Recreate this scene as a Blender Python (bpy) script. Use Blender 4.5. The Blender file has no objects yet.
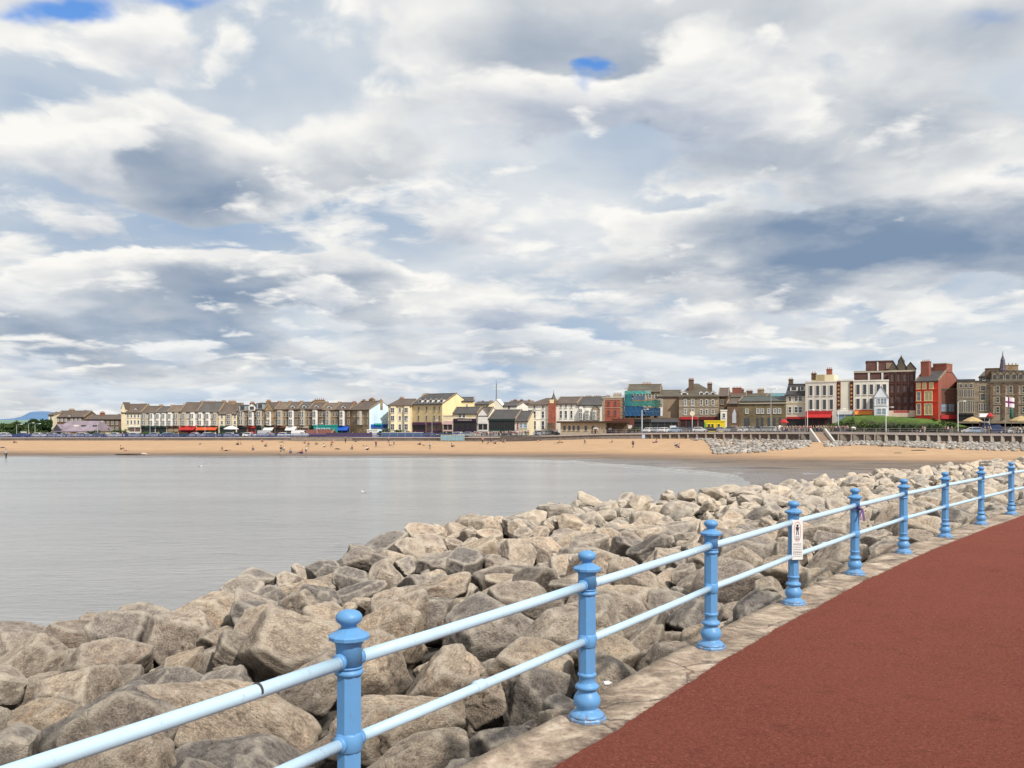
import bpy, bmesh, math, random
import numpy as np
from mathutils import Vector, Matrix, Euler, noise
random.seed(11); np.random.seed(11)
R = math.radians
scene = bpy.context.scene
COL = scene.collection
F = 900.0; EYE = 2.12; HY = 422.0           # focal length in pixels, eye height above the kerb, horizon row
def PX(x, Y): return (x-512.0)*Y/F           # survey helpers: bearing/height read off the photo at a known distance
def PZ(y, Y): return EYE-(y-HY)*Y/F
def lerp(a, b, t): return a+(b-a)*t
def interp(tab, x): return float(np.interp(x, [p[0] for p in tab], [p[1] for p in tab]))

# ------------------------------------------------------------ camera, light
cam = bpy.data.cameras.new('camera'); co = bpy.data.objects.new('camera', cam); COL.objects.link(co)
cam.sensor_width = 36; cam.lens = F/1024*36; cam.shift_y = 38/1024.0
cam.clip_start = 0.05; cam.clip_end = 60000
co.location = (0, 0, EYE); co.rotation_euler = (R(90), 0, 0)
scene.camera = co
SUN_EL, SUN_AZ = 46.0, 142.0                  # azimuth clockwise from forward (+Y)
sd = bpy.data.lights.new('sun', 'SUN'); sd.energy = 4.5; sd.angle = R(2.5); sd.color = (1.0, 0.95, 0.87)
so = bpy.data.objects.new('sun', sd); COL.objects.link(so)
dv = Vector((math.sin(R(SUN_AZ))*math.cos(R(SUN_EL)), math.cos(R(SUN_AZ))*math.cos(R(SUN_EL)), math.sin(R(SUN_EL))))
so.rotation_euler = dv.to_track_quat('Z', 'Y').to_euler(); so.location = dv*50
scene.view_settings.view_transform = 'Standard'; scene.view_settings.look = 'None'
scene.view_settings.exposure = 0; scene.view_settings.gamma = 1
try:
    scene.cycles.max_bounces = 5; scene.cycles.diffuse_bounces = 2; scene.cycles.glossy_bounces = 3
    scene.cycles.use_denoising = True
except Exception: pass

# ------------------------------------------------------------ node helper
class NT:
    def __init__(s, tree): s.t = tree; s.n = tree.nodes; s.l = tree.links
    def new(s, typ, **kw):
        n = s.n.new(typ)
        for k, v in kw.items(): setattr(n, k, v)
        return n
    def lk(s, a, b): s.l.new(a, b)
    def put(s, sock, v):
        if isinstance(v, (int, float)): sock.default_value = v
        elif isinstance(v, (tuple, list)):
            v = tuple(v)
            if len(sock.default_value) == 4 and len(v) == 3: v = v+(1,)
            sock.default_value = v
        else: s.lk(v, sock)
    def m(s, op, a, b=0.0, c=0.0, clamp=False):
        n = s.new('ShaderNodeMath', operation=op); n.use_clamp = clamp
        s.put(n.inputs[0], a); s.put(n.inputs[1], b)
        if len(n.inputs) > 2: s.put(n.inputs[2], c)
        return n.outputs[0]
    def mix(s, fac, a, b, blend='MIX'):
        n = s.new('ShaderNodeMix', data_type='RGBA', blend_type=blend)
        s.put(n.inputs[0], fac); s.put(n.inputs[6], a); s.put(n.inputs[7], b)
        return n.outputs[2]
    def noise(s, vec, scale, detail=4, rough=0.5, dist=0.0, dim='3D'):
        n = s.new('ShaderNodeTexNoise', noise_dimensions=dim)
        if vec is not None: s.lk(vec, n.inputs['Vector'])
        s.put(n.inputs['Scale'], scale); s.put(n.inputs['Detail'], detail)
        s.put(n.inputs['Roughness'], rough); s.put(n.inputs['Distortion'], dist)
        return n.outputs[0]
    def ramp(s, fac, stops, interp='LINEAR'):
        n = s.new('ShaderNodeValToRGB'); n.color_ramp.interpolation = interp
        e = n.color_ramp.elements
        while len(e) > 1: e.remove(e[-1])
        e[0].position = stops[0][0]; c = stops[0][1]; e[0].color = tuple(c)+(1,) if len(c) == 3 else c
        for p, c in stops[1:]:
            k = e.new(p); k.color = tuple(c)+(1,) if len(c) == 3 else c
        s.put(n.inputs[0], fac); return n.outputs[0]
    def mr(s, v, a, b, c, d, smooth=False):
        n = s.new('ShaderNodeMapRange'); n.clamp = True
        if smooth: n.interpolation_type = 'SMOOTHSTEP'
        s.put(n.inputs[0], v)
        for i, q in enumerate((a, b, c, d)): s.put(n.inputs[i+1], q)
        return n.outputs[0]
    def comb(s, x, y, z):
        n = s.new('ShaderNodeCombineXYZ'); s.put(n.inputs[0], x); s.put(n.inputs[1], y); s.put(n.inputs[2], z)
        return n.outputs[0]
    def mapping(s, vec, scale=(1,1,1), loc=(0,0,0), rot=(0,0,0)):
        n = s.new('ShaderNodeMapping'); s.lk(vec, n.inputs[0])
        n.inputs['Scale'].default_value = scale; n.inputs['Location'].default_value = loc
        n.inputs['Rotation'].default_value = rot; return n.outputs[0]
    def bump(s, h, strength=0.5, dist=0.02, normal=None):
        n = s.new('ShaderNodeBump'); s.put(n.inputs['Strength'], strength); s.put(n.inputs['Distance'], dist)
        s.lk(h, n.inputs['Height'])
        if normal is not None: s.lk(normal, n.inputs['Normal'])
        return n.outputs[0]

# ------------------------------------------------------------ world: broken stratocumulus over a clear sky
w = bpy.data.worlds.new('World'); scene.world = w; w.use_nodes = True
T = NT(w.node_tree); T.n.clear()
w.cycles.sampling_method = 'MANUAL'; w.cycles.sample_map_resolution = 512
out = T.new('ShaderNodeOutputWorld'); bg = T.new('ShaderNodeBackground'); bg.inputs[1].default_value = 0.1
T.lk(bg.outputs[0], out.inputs[0])
sky = T.new('ShaderNodeTexSky', sky_type='NISHITA'); sky.sun_disc = False
sky.sun_elevation = R(SUN_EL); sky.sun_rotation = R(SUN_AZ); sky.dust_density = 0.6; sky.ozone_density = 2.5
tc = T.new('ShaderNodeTexCoord'); sp = T.new('ShaderNodeSeparateXYZ'); T.lk(tc.outputs['Generated'], sp.inputs[0])
dx, dy, dz = sp.outputs
zc = T.m('MAXIMUM', dz, 0.0)
den = T.m('ADD', zc, 0.20)
px_ = T.m('DIVIDE', dx, den); py_ = T.m('DIVIDE', dy, den)
P = T.comb(px_, py_, 0.0)
def warp(vec, scale, amt, det=4, off=(0,0,0)):
    wn = T.new('ShaderNodeTexNoise', noise_dimensions='2D'); T.lk(T.mapping(vec, loc=off), wn.inputs['Vector']); wn.inputs['Scale'].default_value = scale; wn.inputs['Detail'].default_value = det
    wv = T.new('ShaderNodeVectorMath', operation='SUBTRACT'); T.lk(wn.outputs['Color'], wv.inputs[0]); wv.inputs[1].default_value = (.5,.5,.5)
    ws = T.new('ShaderNodeVectorMath', operation='SCALE'); T.lk(wv.outputs[0], ws.inputs[0]); ws.inputs['Scale'].default_value = amt
    wa = T.new('ShaderNodeVectorMath', operation='ADD'); T.lk(vec, wa.inputs[0]); T.lk(ws.outputs[0], wa.inputs[1])
    return wa.outputs[0]
PW = warp(P, 1.5, .16, 3)
PB = warp(PW, 5.0, .07, 4, (3, 1, 0))
yy = T.m('MAXIMUM', dy, 0.15); u = T.m('DIVIDE', dx, yy); v = T.m('DIVIDE', dz, yy)
w2 = T.noise(P, 2.6, 5, .58, dim='2D'); w3 = T.noise(T.mapping(P, loc=(9, 4, 1)), 2.6, 5, .58, dim='2D')
uw = T.m('ADD', u, T.m('MULTIPLY', T.m('SUBTRACT', w2, .5), .16)); vw = T.m('ADD', v, T.m('MULTIPLY', T.m('SUBTRACT', w3, .5), .08))
def blob(x, y, rx, ry, amp, dv=0.0):
    a = T.m('DIVIDE', T.m('SUBTRACT', uw, (x-512)/F), rx/F); b = T.m('DIVIDE', T.m('SUBTRACT', vw, (HY-y)/F-dv), ry/F)
    d = T.m('ADD', T.m('MULTIPLY', a, a), T.m('MULTIPLY', b, b))
    return T.m('MULTIPLY', T.m('EXPONENT', T.m('MULTIPLY', d, -1.0)), amp)
def total(L, dv=0.0):
    acc = None
    for a in L:
        b = blob(*a, dv=dv); acc = b if acc is None else T.m('ADD', acc, b)
    return acc
def fld(seed, scale, det, off):
    q = T.mapping(PB, loc=(seed, seed*.37-off, 0)); a = T.noise(q, scale, det, .53, dim='2D')
    n = T.new('ShaderNodeTexVoronoi', feature='F1', voronoi_dimensions='2D'); n.normalize = True; T.lk(q, n.inputs['Vector']); n.inputs['Scale'].default_value = scale*1.5
    n.inputs['Detail'].default_value = 2; n.inputs['Roughness'].default_value = .5
    return T.m('ADD', T.m('MULTIPLY', a, .82), T.m('MULTIPLY', T.m('SUBTRACT', 1.0, n.outputs['Distance']), .18))
def cloud_layer(base, seed, scale, thr, off, soft, L, core, rim, gain=.34, det=9):
    """cloud with a crisp edge; it darkens with the amount of cloud lying above the point, so tops are bright and bases flat and grey"""
    m = total(L) if L else 0.0; here = T.m('ADD', fld(seed, scale, det, 0), m); up = T.m('ADD', fld(seed, scale, 5, off), m); up2 = T.m('ADD', fld(seed, scale, 3, off*2.4), m)
    al = T.mr(here, thr, thr+soft, 0, 1, True)
    dk = T.m('ADD', T.mr(up, thr-.02, thr+gain, 0, .62), T.mr(up2, thr, thr+gain*1.2, 0, .42))
    c = T.ramp(dk, [(0.0, rim), (.22, tuple(lerp(rim[i], core[i], .28) for i in range(3))), (.55, tuple(lerp(rim[i], core[i], .66) for i in range(3))), (1.0, core)])
    return T.mix(al, base, c)
veil = T.noise(T.mapping(PW, loc=(4, 2, 0)), 1.1, 5, .5, dim='2D')
base = T.ramp(veil, [(.30,(.86,.87,.87)),(.45,(.64,.695,.755)),(.58,(.46,.55,.67)),(.75,(.35,.47,.64))])
RIM = (.97,.955,.915)
big = [(865,238,200,34,.27),(760,262,110,18,.14),(60,90,90,60,-.0),(150,250,160,12,-.05),(720,165,110,34,.12),(940,120,90,40,.12),(560,35,130,30,.09),(270,180,190,34,.12),(120,150,80,22,.06),
       (120,352,200,22,.20),(60,322,90,14,.08),(210,280,100,18,.18),(370,285,90,16,.10),(900,30,110,25,.05),(650,120,50,36,.10),
       (560,160,90,34,-.16),(470,215,60,22,-.08),(740,50,140,34,-.06),(960,20,120,30,.07),(70,75,120,45,-.16),(390,60,60,30,-.08),(700,325,200,18,-.10),(110,236,130,14,-.14),(255,90,60,40,-.10),
       (600,245,70,24,-.12),(860,325,160,16,-.08),(740,196,120,12,-.12),(970,185,80,18,-.10),(520,320,80,16,-.05),(340,20,100,16,-.06)]
c1 = cloud_layer(base, 31.2, 1.5, .47, .17, .075, big, (.215,.30,.43), RIM, .31, 9)
sm = [(850,228,200,34,-.26),(740,265,80,16,-.08),(120,350,180,18,.06),(230,285,100,16,.04),(550,120,90,40,.10),(740,50,120,30,.05),(80,50,100,30,.10),(640,315,200,20,.08),(60,245,120,16,.05),(740,190,150,12,.08),(600,60,60,26,-.10)]
c2 = cloud_layer(c1, 11.2, 2.3, .56, .11, .095, sm, (.33,.40,.53), RIM, .23, 9)
c3 = cloud_layer(c2, 23.9, 4.0, .62, .06, .12, [(860,232,220,50,-.12),(200,185,120,50,-.08)], (.44,.52,.63), RIM, .20, 8)
n0 = fld(5.5, 2.0, 6, 0)
hz = T.mr(zc, 0.0, 0.15, .45, 0.0)
col = T.mix(hz, c3, T.mix(T.mr(n0, .45, .60, 0, 1), (.88,.88,.85), (.50,.64,.80)))
sc10 = T.new('ShaderNodeVectorMath', operation='SCALE'); T.lk(col, sc10.inputs[0]); sc10.inputs['Scale'].default_value = 10.0
gap = T.m('ADD', T.m('ADD', blob(60,16,46,16,1.15), blob(594,66,24,9,.80)), T.m('ADD', blob(185,2,80,9,.72), blob(586,84,16,14,.5)))
gap = T.m('ADD', gap, blob(985,18,60,14,.50)); gap = T.m('MULTIPLY', gap, T.mr(n0, .40, .75, 1.30, .75))
skb = T.new('ShaderNodeMix', data_type='RGBA', blend_type='MULTIPLY'); skb.inputs[0].default_value = 1; T.lk(sky.outputs[0], skb.inputs[6]); skb.inputs[7].default_value = (.80,1.35,1.9,1)
fin = T.mix(T.mr(gap, .22, 1.0, 0, .95, True), sc10.outputs[0], skb.outputs[2])
T.lk(fin, bg.inputs[0])

# ------------------------------------------------------------ materials
MATS = {}
def mat(name):
    m_ = bpy.data.materials.new(name); m_.use_nodes = True
    t = NT(m_.node_tree); t.n.clear()
    o = t.new('ShaderNodeOutputMaterial'); b = t.new('ShaderNodeBsdfPrincipled'); t.lk(b.outputs[0], o.inputs[0])
    MATS[name] = m_; return m_, t, b
def plain(name, c, rough=0.7, var=0.12, scale=1.2, spec=0.3, metal=0.0, bump=0.0, streak=False):
    if name in MATS: return MATS[name]
    m_, t, b = mat(name); tc = t.new('ShaderNodeTexCoord')
    vec = tc.outputs['Object']
    if streak: vec = t.mapping(vec, scale=(1, 1, .25))
    n = t.noise(vec, scale, 6, .65)
    f = t.mr(n, .3, .7, 1-var, 1+var)
    c4 = t.new('ShaderNodeVectorMath', operation='SCALE'); c4.inputs[0].default_value = c[:3]; t.lk(f, c4.inputs['Scale'])
    t.lk(c4.outputs[0], b.inputs['Base Color'])
    b.inputs['Roughness'].default_value = rough; b.inputs['Specular IOR Level'].default_value = spec; b.inputs['Metallic'].default_value = metal
    if bump: t.lk(t.bump(n, bump, .02), b.inputs['Normal'])
    return m_
def srgb(r, g, b):
    f = lambda c: (c/255/12.92 if c/255 <= .04045 else ((c/255+.055)/1.055)**2.4)
    return (f(r), f(g), f(b))

# rock
def rock_mat(name, dark=1.0):
    m_, t, b = mat(name); tc = t.new('ShaderNodeTexCoord'); oi = t.new('ShaderNodeObjectInfo'); g = t.new('ShaderNodeNewGeometry')
    rnd = oi.outputs['Random']
    at = t.new('ShaderNodeAttribute'); at.attribute_name = 'tone'
    rnd = t.m('FRACT', t.m('ADD', rnd, at.outputs['Fac']))
    vec0 = tc.outputs['Object']
    add = t.new('ShaderNodeVectorMath', operation='ADD'); t.lk(vec0, add.inputs[0]); t.lk(t.comb(t.m('MULTIPLY', rnd, 37), t.m('MULTIPLY', rnd, 17), 0), add.inputs[1]); vec = add.outputs[0]
    big = t.noise(vec, 1.1, 5, .6, .4); mid = t.noise(vec, 5.5, 9, .74, .2); fine = t.noise(vec, 26, 6, .7)
    c = t.ramp(big, [(.25,(.25,.215,.192)),(.42,(.355,.310,.272)),(.57,(.455,.395,.340)),(.75,(.60,.505,.41))])
    c = t.mix(t.mr(mid, .34, .50, .60, 0), c, (.15,.125,.105), 'MIX')
    c = t.mix(t.mr(mid, .56, .66, 0, .6), c, (.64,.57,.47))
    # rusty iron stain on a few
    st = t.noise(vec, 2.1, 3, .5, 1.0)
    c = t.mix(t.m('MULTIPLY', t.mr(st, .60, .72, 0, .55), t.mr(rnd, .45, .9, 0, 1)), c, (.33,.19,.10))
    # object-wide tone
    tone = t.ramp(rnd, [(0,(.56,.57,.59)),(.25,(.80,.78,.77)),(.5,(1.02,.96,.88)),(.75,(1.24,1.11,.94)),(1,(.90,.86,.84))])
    c = t.mix(1.0, c, tone, 'MULTIPLY')
    f = t.mr(fine, .36, .64, .62, 1.34)
    sc_ = t.new('ShaderNodeVectorMath', operation='SCALE'); t.lk(c, sc_.inputs[0]); t.lk(t.m('MULTIPLY', f, dark), sc_.inputs['Scale'])
    c = sc_.outputs[0]
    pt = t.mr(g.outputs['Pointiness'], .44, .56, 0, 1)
    c = t.mix(t.mr(pt, .5, .1, 0, .8), c, (.055,.045,.038)); c = t.mix(t.mr(pt, .56, .9, 0, .5), c, (.66,.58,.47))  # shade in creases and highlights on edges, painted into the colour
    # bedding cracks
    vo = t.new('ShaderNodeTexVoronoi', feature='DISTANCE_TO_EDGE'); vo.inputs['Scale'].default_value = 1.5
    wv_ = t.new('ShaderNodeVectorMath', operation='ADD'); t.lk(vec, wv_.inputs[0])
    nn = t.new('ShaderNodeTexNoise'); t.lk(vec, nn.inputs['Vector']); nn.inputs['Scale'].default_value = 2.5; nn.inputs['Detail'].default_value = 5
    t.lk(nn.outputs['Color'], wv_.inputs[1]); t.lk(t.mapping(wv_.outputs[0], scale=(.8,1,1.9)), vo.inputs['Vector'])
    crack = t.mr(vo.outputs[0], 0, .035, 1, 0)
    c = t.mix(t.m('MULTIPLY', crack, .12), c, (.07,.06,.05))
    # weed and damp below the tide line
    sx = t.new('ShaderNodeSeparateXYZ'); t.lk(g.outputs['Position'], sx.inputs[0])
    low = t.mr(t.m('ADD', sx.outputs[2], t.m('MULTIPLY', t.m('SUBTRACT', mid, .5), 1.1)), -3.25, -2.75, 1, 0)
    c = t.mix(t.m('MULTIPLY', low, .80), c, (.055,.047,.032))
    ao = t.new('ShaderNodeAmbientOcclusion'); ao.samples = 4; ao.inputs['Distance'].default_value = .55  # occlusion shade between boulders, multiplied into the stone colour
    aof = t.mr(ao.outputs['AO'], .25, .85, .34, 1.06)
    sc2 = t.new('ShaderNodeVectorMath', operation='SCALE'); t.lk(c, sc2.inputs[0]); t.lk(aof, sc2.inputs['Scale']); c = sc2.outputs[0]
    t.lk(c, b.inputs['Base Color']); b.inputs['Roughness'].default_value = .88; b.inputs['Specular IOR Level'].default_value = .25
    hgt = t.m('ADD', t.m('MULTIPLY', mid, 1.0), t.m('MULTIPLY', fine, .30)); hgt = t.m('SUBTRACT', hgt, t.m('MULTIPLY', crack, .10))
    t.lk(t.bump(hgt, 1.0, .10), b.inputs['Normal'])
    return m_
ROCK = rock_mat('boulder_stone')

# ------------------------------------------------------------ mesh builder
class MB:
    def __init__(s): s.v = []; s.f = []; s.mi = []; s.sm = []
    def add(s, vs, fs, mi=0, smooth=False):
        o = len(s.v); s.v += [tuple(p) for p in vs]
        for f in fs: s.f.append(tuple(i+o for i in f)); s.mi.append(mi); s.sm.append(smooth)
        return s
    def box(s, x0, x1, y0, y1, z0, z1, mi=0):
        vs = [(x0,y0,z0),(x1,y0,z0),(x1,y1,z0),(x0,y1,z0),(x0,y0,z1),(x1,y0,z1),(x1,y1,z1),(x0,y1,z1)]
        return s.add(vs, [(0,3,2,1),(4,5,6,7),(0,1,5,4),(1,2,6,5),(2,3,7,6),(3,0,4,7)], mi)
    def frustum(s, x0, x1, y0, y1, z0, X0, X1, Y0, Y1, z1, mi=0):
        vs = [(x0,y0,z0),(x1,y0,z0),(x1,y1,z0),(x0,y1,z0),(X0,Y0,z1),(X1,Y0,z1),(X1,Y1,z1),(X0,Y1,z1)]
        return s.add(vs, [(0,3,2,1),(4,5,6,7),(0,1,5,4),(1,2,6,5),(2,3,7,6),(3,0,4,7)], mi)
    def lathe(s, prof, n=16, mi=0, smooth=True, c=(0,0,0), phase=0.0):
        vs = []; fs = []
        for r, z in prof:
            for k in range(n):
                a = 2*math.pi*(k+phase)/n; vs.append((c[0]+r*math.cos(a), c[1]+r*math.sin(a), c[2]+z))
        m = len(prof)
        for i in range(m-1):
            for k in range(n):
                fs.append((i*n+k, i*n+(k+1) % n, (i+1)*n+(k+1) % n, (i+1)*n+k))
        fs.append(tuple(range(n-1, -1, -1))); fs.append(tuple((m-1)*n+k for k in range(n)))
        return s.add(vs, fs, mi, smooth)
    def tube(s, pts, r, n=10, mi=0, smooth=True):
        pts = [Vector(p) for p in pts]; vs = []; fs = []
        for i, p in enumerate(pts):
            d = (pts[min(i+1, len(pts)-1)]-pts[max(i-1, 0)]).normalized()
            up = Vector((0,0,1)) if abs(d.z) < .9 else Vector((1,0,0))
            a = d.cross(up).normalized(); b = a.cross(d)
            rr = r[i] if isinstance(r, (list, tuple)) else r
            for k in range(n):
                t = 2*math.pi*k/n; vs.append(p+a*math.cos(t)*rr+b*math.sin(t)*rr)
        m = len(pts)
        for i in range(m-1):
            for k in range(n): fs.append((i*n+k, i*n+(k+1) % n, (i+1)*n+(k+1) % n, (i+1)*n+k))
        fs.append(tuple(range(n-1, -1, -1))); fs.append(tuple((m-1)*n+k for k in range(n)))
        return s.add(vs, fs, mi, smooth)
    def mesh(s, name, mats):
        me = bpy.data.meshes.new(name); me.from_pydata(s.v, [], s.f)
        if not isinstance(mats, (list, tuple)): mats = [mats]
        for m in mats: me.materials.append(m)
        me.polygons.foreach_set('material_index', s.mi); me.polygons.foreach_set('use_smooth', s.sm)
        me.update(); return me
    def build(s, name, mats, parent=None, loc=None, rz=0.0):
        return ob(name, s.mesh(name, mats), parent, loc, rz)
def ob(name, me, parent=None, loc=None, rz=0.0):
    o = bpy.data.objects.new(name, me); COL.objects.link(o)
    if parent is not None: o.parent = parent
    if loc is not None: o.location = loc
    o.rotation_euler[2] = rz
    return o
def tag(o, label=None, cat=None, group=None, kind=None):
    if label: o['label'] = label
    if cat: o['category'] = cat
    if group: o['group'] = group
    if kind: o['kind'] = kind
    return o
def empty(name, loc=(0,0,0), rz=0.0, label=None, cat=None, group=None):
    o = bpy.data.objects.new(name, None); COL.objects.link(o); o.location = loc; o.rotation_euler[2] = rz
    o.empty_display_size = .1
    return tag(o, label, cat, group)
def kids(o): return KIDS.get(o.name, [])
def copy_tree(o, parent=None):
    c = o.copy(); COL.objects.link(c)
    if parent is not None: c.parent = parent
    for ch in list(o.children): copy_tree(ch, c)
    return c

# ------------------------------------------------------------ the railing line (survey of the nine posts)
POST = [(-2.06,2.37),(-.797,4.40),(.536,6.43),(1.87,8.46),(3.28,10.49),(4.77,12.52),(6.33,14.55),(7.98,16.58),(9.70,18.61),(11.45,20.64),(13.30,22.67)]
def extend_curve():
    pts = [Vector((x, y)) for x, y in POST]
    # backwards: straight; forwards: keep turning gently to the right
    d = (pts[0]-pts[1]).normalized(); back = [pts[0]+d*2.43*k for k in range(6, 0, -1)]
    a = math.atan2(pts[-1].x-pts[-3].x, pts[-1].y-pts[-3].y); fw = []; p = pts[-1].copy()
    for k in range(44):
        a = min(a+R(.9), R(62)); p = p+Vector((math.sin(a), math.cos(a)))*2.7; fw.append(p.copy())
    return back+pts+fw
LINE = extend_curve()
LN = np.array([(p.x, p.y) for p in LINE])
def line_dist(x, y):
    """distance to the railing line, positive on the sea side"""
    p = np.array((x, y)); a = LN[:-1]; b = LN[1:]; ab = b-a
    t = np.clip(((p-a)*ab).sum(1)/(ab*ab).sum(1), 0, 1); q = a+ab*t[:, None]; d = np.hypot(*(p-q).T); i = int(d.argmin())
    side = ab[i][0]*(p[1]-a[i][1])-ab[i][1]*(p[0]-a[i][0])
    return float(d[i]) if side > 0 else -float(d[i])
def smooth_line(off, z=0.0, sub=6):
    """Catmull-Rom through LINE, shifted sideways by off (sea side positive)"""
    out = []; n = len(LINE)
    for i in range(n-1):
        p0 = LINE[max(i-1, 0)]; p1 = LINE[i]; p2 = LINE[i+1]; p3 = LINE[min(i+2, n-1)]
        for k in range(sub):
            t = k/sub
            q = 0.5*((2*p1)+(p2-p0)*t+(2*p0-5*p1+4*p2-p3)*t*t+(-p0+3*p1-3*p2+p3)*t**3)
            dq = 0.5*((p2-p0)+2*(2*p0-5*p1+4*p2-p3)*t+3*(-p0+3*p1-3*p2+p3)*t*t)
            dq.normalize(); nrm = Vector((-dq.y, dq.x)); q = q+nrm*off
            out.append(Vector((q.x, q.y, z)))
    return out

# red footway
m_, t, b = mat('red_asphalt'); tcn = t.new('ShaderNodeTexCoord'); ov = tcn.outputs['Object']
n_big = t.noise(ov, .45, 5, .6); n_mid = t.noise(ov, 3.0, 6, .7); n_f = t.noise(ov, 85, 4, .8); n_g = t.noise(ov, 34, 5, .8)
c = t.ramp(n_f, [(.30,(.040,.012,.007)),(.44,(.178,.043,.028)),(.58,(.262,.068,.044)),(.74,(.50,.21,.15))])
c = t.mix(t.mr(n_g, .56, .66, 0, .6), c, (.40,.17,.125)); c = t.mix(t.mr(n_g, .45, .35, 0, .75), c, (.055,.018,.014))
c = t.mix(t.mr(n_big, .35, .68, 0, .40), c, (.27,.080,.048)); c = t.mix(t.mr(n_mid, .55, .72, 0, .45), c, (.10,.028,.018))
t.lk(c, b.inputs['Base Color']); b.inputs['Roughness'].default_value = .93; b.inputs['Specular IOR Level'].default_value = .18
t.lk(t.bump(t.m('ADD', n_f, t.m('MULTIPLY', n_g, 1.0)), 1.0, .018), b.inputs['Normal']); RED = m_
# old concrete kerb
m_, t, b = mat('worn_concrete'); tcn = t.new('ShaderNodeTexCoord'); ov = tcn.outputs['Object']
a1 = t.noise(ov, 2.2, 8, .72, .4); a2 = t.noise(ov, 14, 6, .7); a3 = t.noise(ov, 60, 4, .6)
c = t.ramp(a1, [(.34,(.10,.072,.052)),(.45,(.24,.18,.130)),(.56,(.44,.345,.255)),(.67,(.64,.54,.43))])
c = t.mix(t.mr(a2, .56, .66, 0, .65), c, (.085,.065,.048)); c = t.mix(t.mr(a3, .60, .70, 0, .4), c, (.58,.53,.46)); c = t.mix(t.mr(a2, .44, .34, 0, .4), c, (.50,.44,.36))
red_n = t.noise(ov, 1.1, 5, .7); c = t.mix(t.mr(red_n, .54, .7, 0, .45), c, (.27,.15,.11))
ea = t.new('ShaderNodeAttribute'); ea.attribute_name = 'across'; ed = t.m('ADD', ea.outputs['Fac'], t.m('MULTIPLY', t.m('SUBTRACT', a2, .5), .5))
vk = t.new('ShaderNodeTexVoronoi', feature='DISTANCE_TO_EDGE'); vk.inputs['Scale'].default_value = .75; wk = t.new('ShaderNodeVectorMath', operation='ADD'); t.lk(ov, wk.inputs[0]); nk_ = t.new('ShaderNodeTexNoise'); t.lk(ov, nk_.inputs['Vector']); nk_.inputs['Scale'].default_value = 4; nk_.inputs['Detail'].default_value = 5; sk_ = t.new('ShaderNodeVectorMath', operation='SCALE'); t.lk(nk_.outputs['Color'], sk_.inputs[0]); sk_.inputs['Scale'].default_value = .25; t.lk(sk_.outputs[0], wk.inputs[1]); t.lk(wk.outputs[0], vk.inputs['Vector'])
c = t.mix(t.mr(vk.outputs[0], .003, .013, .75, 0), c, (.055,.042,.032)); c = t.mix(t.mr(t.noise(ov, 7, 6, .75), .56, .66, 0, .6), c, (.22,.115,.085))
c = t.mix(t.mr(ed, .86, .97, 0, .7), c, (.095,.050,.040)); c = t.mix(t.mr(ed, .16, .02, 0, .6), c, (.10,.085,.06))
sx_ = t.new('ShaderNodeSeparateXYZ'); t.lk(ov, sx_.inputs[0])
t.lk(c, b.inputs['Base Color']); b.inputs['Roughness'].default_value = .92
t.lk(t.bump(t.m('ADD', a2, t.m('MULTIPLY', a3, .4)), .9, .015), b.inputs['Normal']); KERB = m_

def strip(name, off0, off1, z, m, thick=None, wob=0.0, mats=None, sub=6):
    A = smooth_line(off0, z, sub); B = smooth_line(off1, z, sub); mb = MB(); n = len(A)
    if wob:
        for i, p in enumerate(A):
            q = noise.noise(Vector((p.x*.8, p.y*.8, 0)))*wob*.8+noise.noise(Vector((p.x*5, p.y*5, 3)))*wob*.6+noise.noise(Vector((p.x*19, p.y*19, 3)))*wob*.3
            d = (B[i]-p).normalized(); A[i] = p+d*q
    vs = A+B; fs = [(i, n+i, n+i+1, i+1) for i in range(n-1)]
    if thick:
        C_ = [p-Vector((0,0,thick)) for p in A]; vs = vs+C_; fs += [(i, i+1, 2*n+i+1, 2*n+i) for i in range(n-1)]
    mb.add(vs, fs); return mb
# kerb 0.46 m wide, posts 0.2 m in from its outer edge; red surfacing laps against it
kb = strip('kerb', .215, -.30, 0.0, KERB, thick=1.6, sub=60, wob=.018)
me = kb.mesh('kerb', KERB); A_ = me.attributes.new('across', 'FLOAT', 'POINT'); nk = len(kb.v)//3; A_.data.foreach_set('value', [0.0]*nk+[1.0]*nk+[0.0]*nk); o = ob('kerb', me); tag(o, kind='structure')
fw = strip('footway', -.275, -9.0, .006, RED, sub=60, wob=.035)
o = fw.build('footway', RED); tag(o, kind='structure')

# ------------------------------------------------------------ railing
def paint(name, base, chip=.5):
    m_, t, b = mat(name); tcn = t.new('ShaderNodeTexCoord'); g = t.new('ShaderNodeNewGeometry'); ov = g.outputs['Position']
    a = t.noise(ov, 6, 6, .7); d = t.noise(t.mapping(ov, scale=(1,1,.3)), 34, 6, .75)
    c = t.mix(t.mr(a, .35, .7, 0, .35), base, tuple(x*.78 for x in base))
    sz_ = t.new('ShaderNodeSeparateXYZ'); t.lk(ov, sz_.inputs[0]); lowz = t.mr(sz_.outputs[2], .0, .12, .16, 0)
    c = t.mix(t.mr(t.m('ADD', d, lowz), .60, .70, 0, chip+.2), c, (.20,.155,.115)); c = t.mix(t.mr(a, .60, .70, 0, .45), c, tuple(min(1, x*1.35+.05) for x in base)); c = t.mix(t.mr(d, .36, .26, 0, .4), c, tuple(min(1, x*1.25) for x in base))
    t.lk(c, b.inputs['Base Color']); b.inputs['Roughness'].default_value = .42; b.inputs['Specular IOR Level'].default_value = .35
    t.lk(t.bump(t.m('ADD', a, t.m('MULTIPLY', d, .5)), .25, .01), b.inputs['Normal']); return m_
BLUE = paint('blue_paint', (.120,.305,.575), .55); PALE = paint('pale_blue_paint', (.47,.64,.76), .45)
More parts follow.
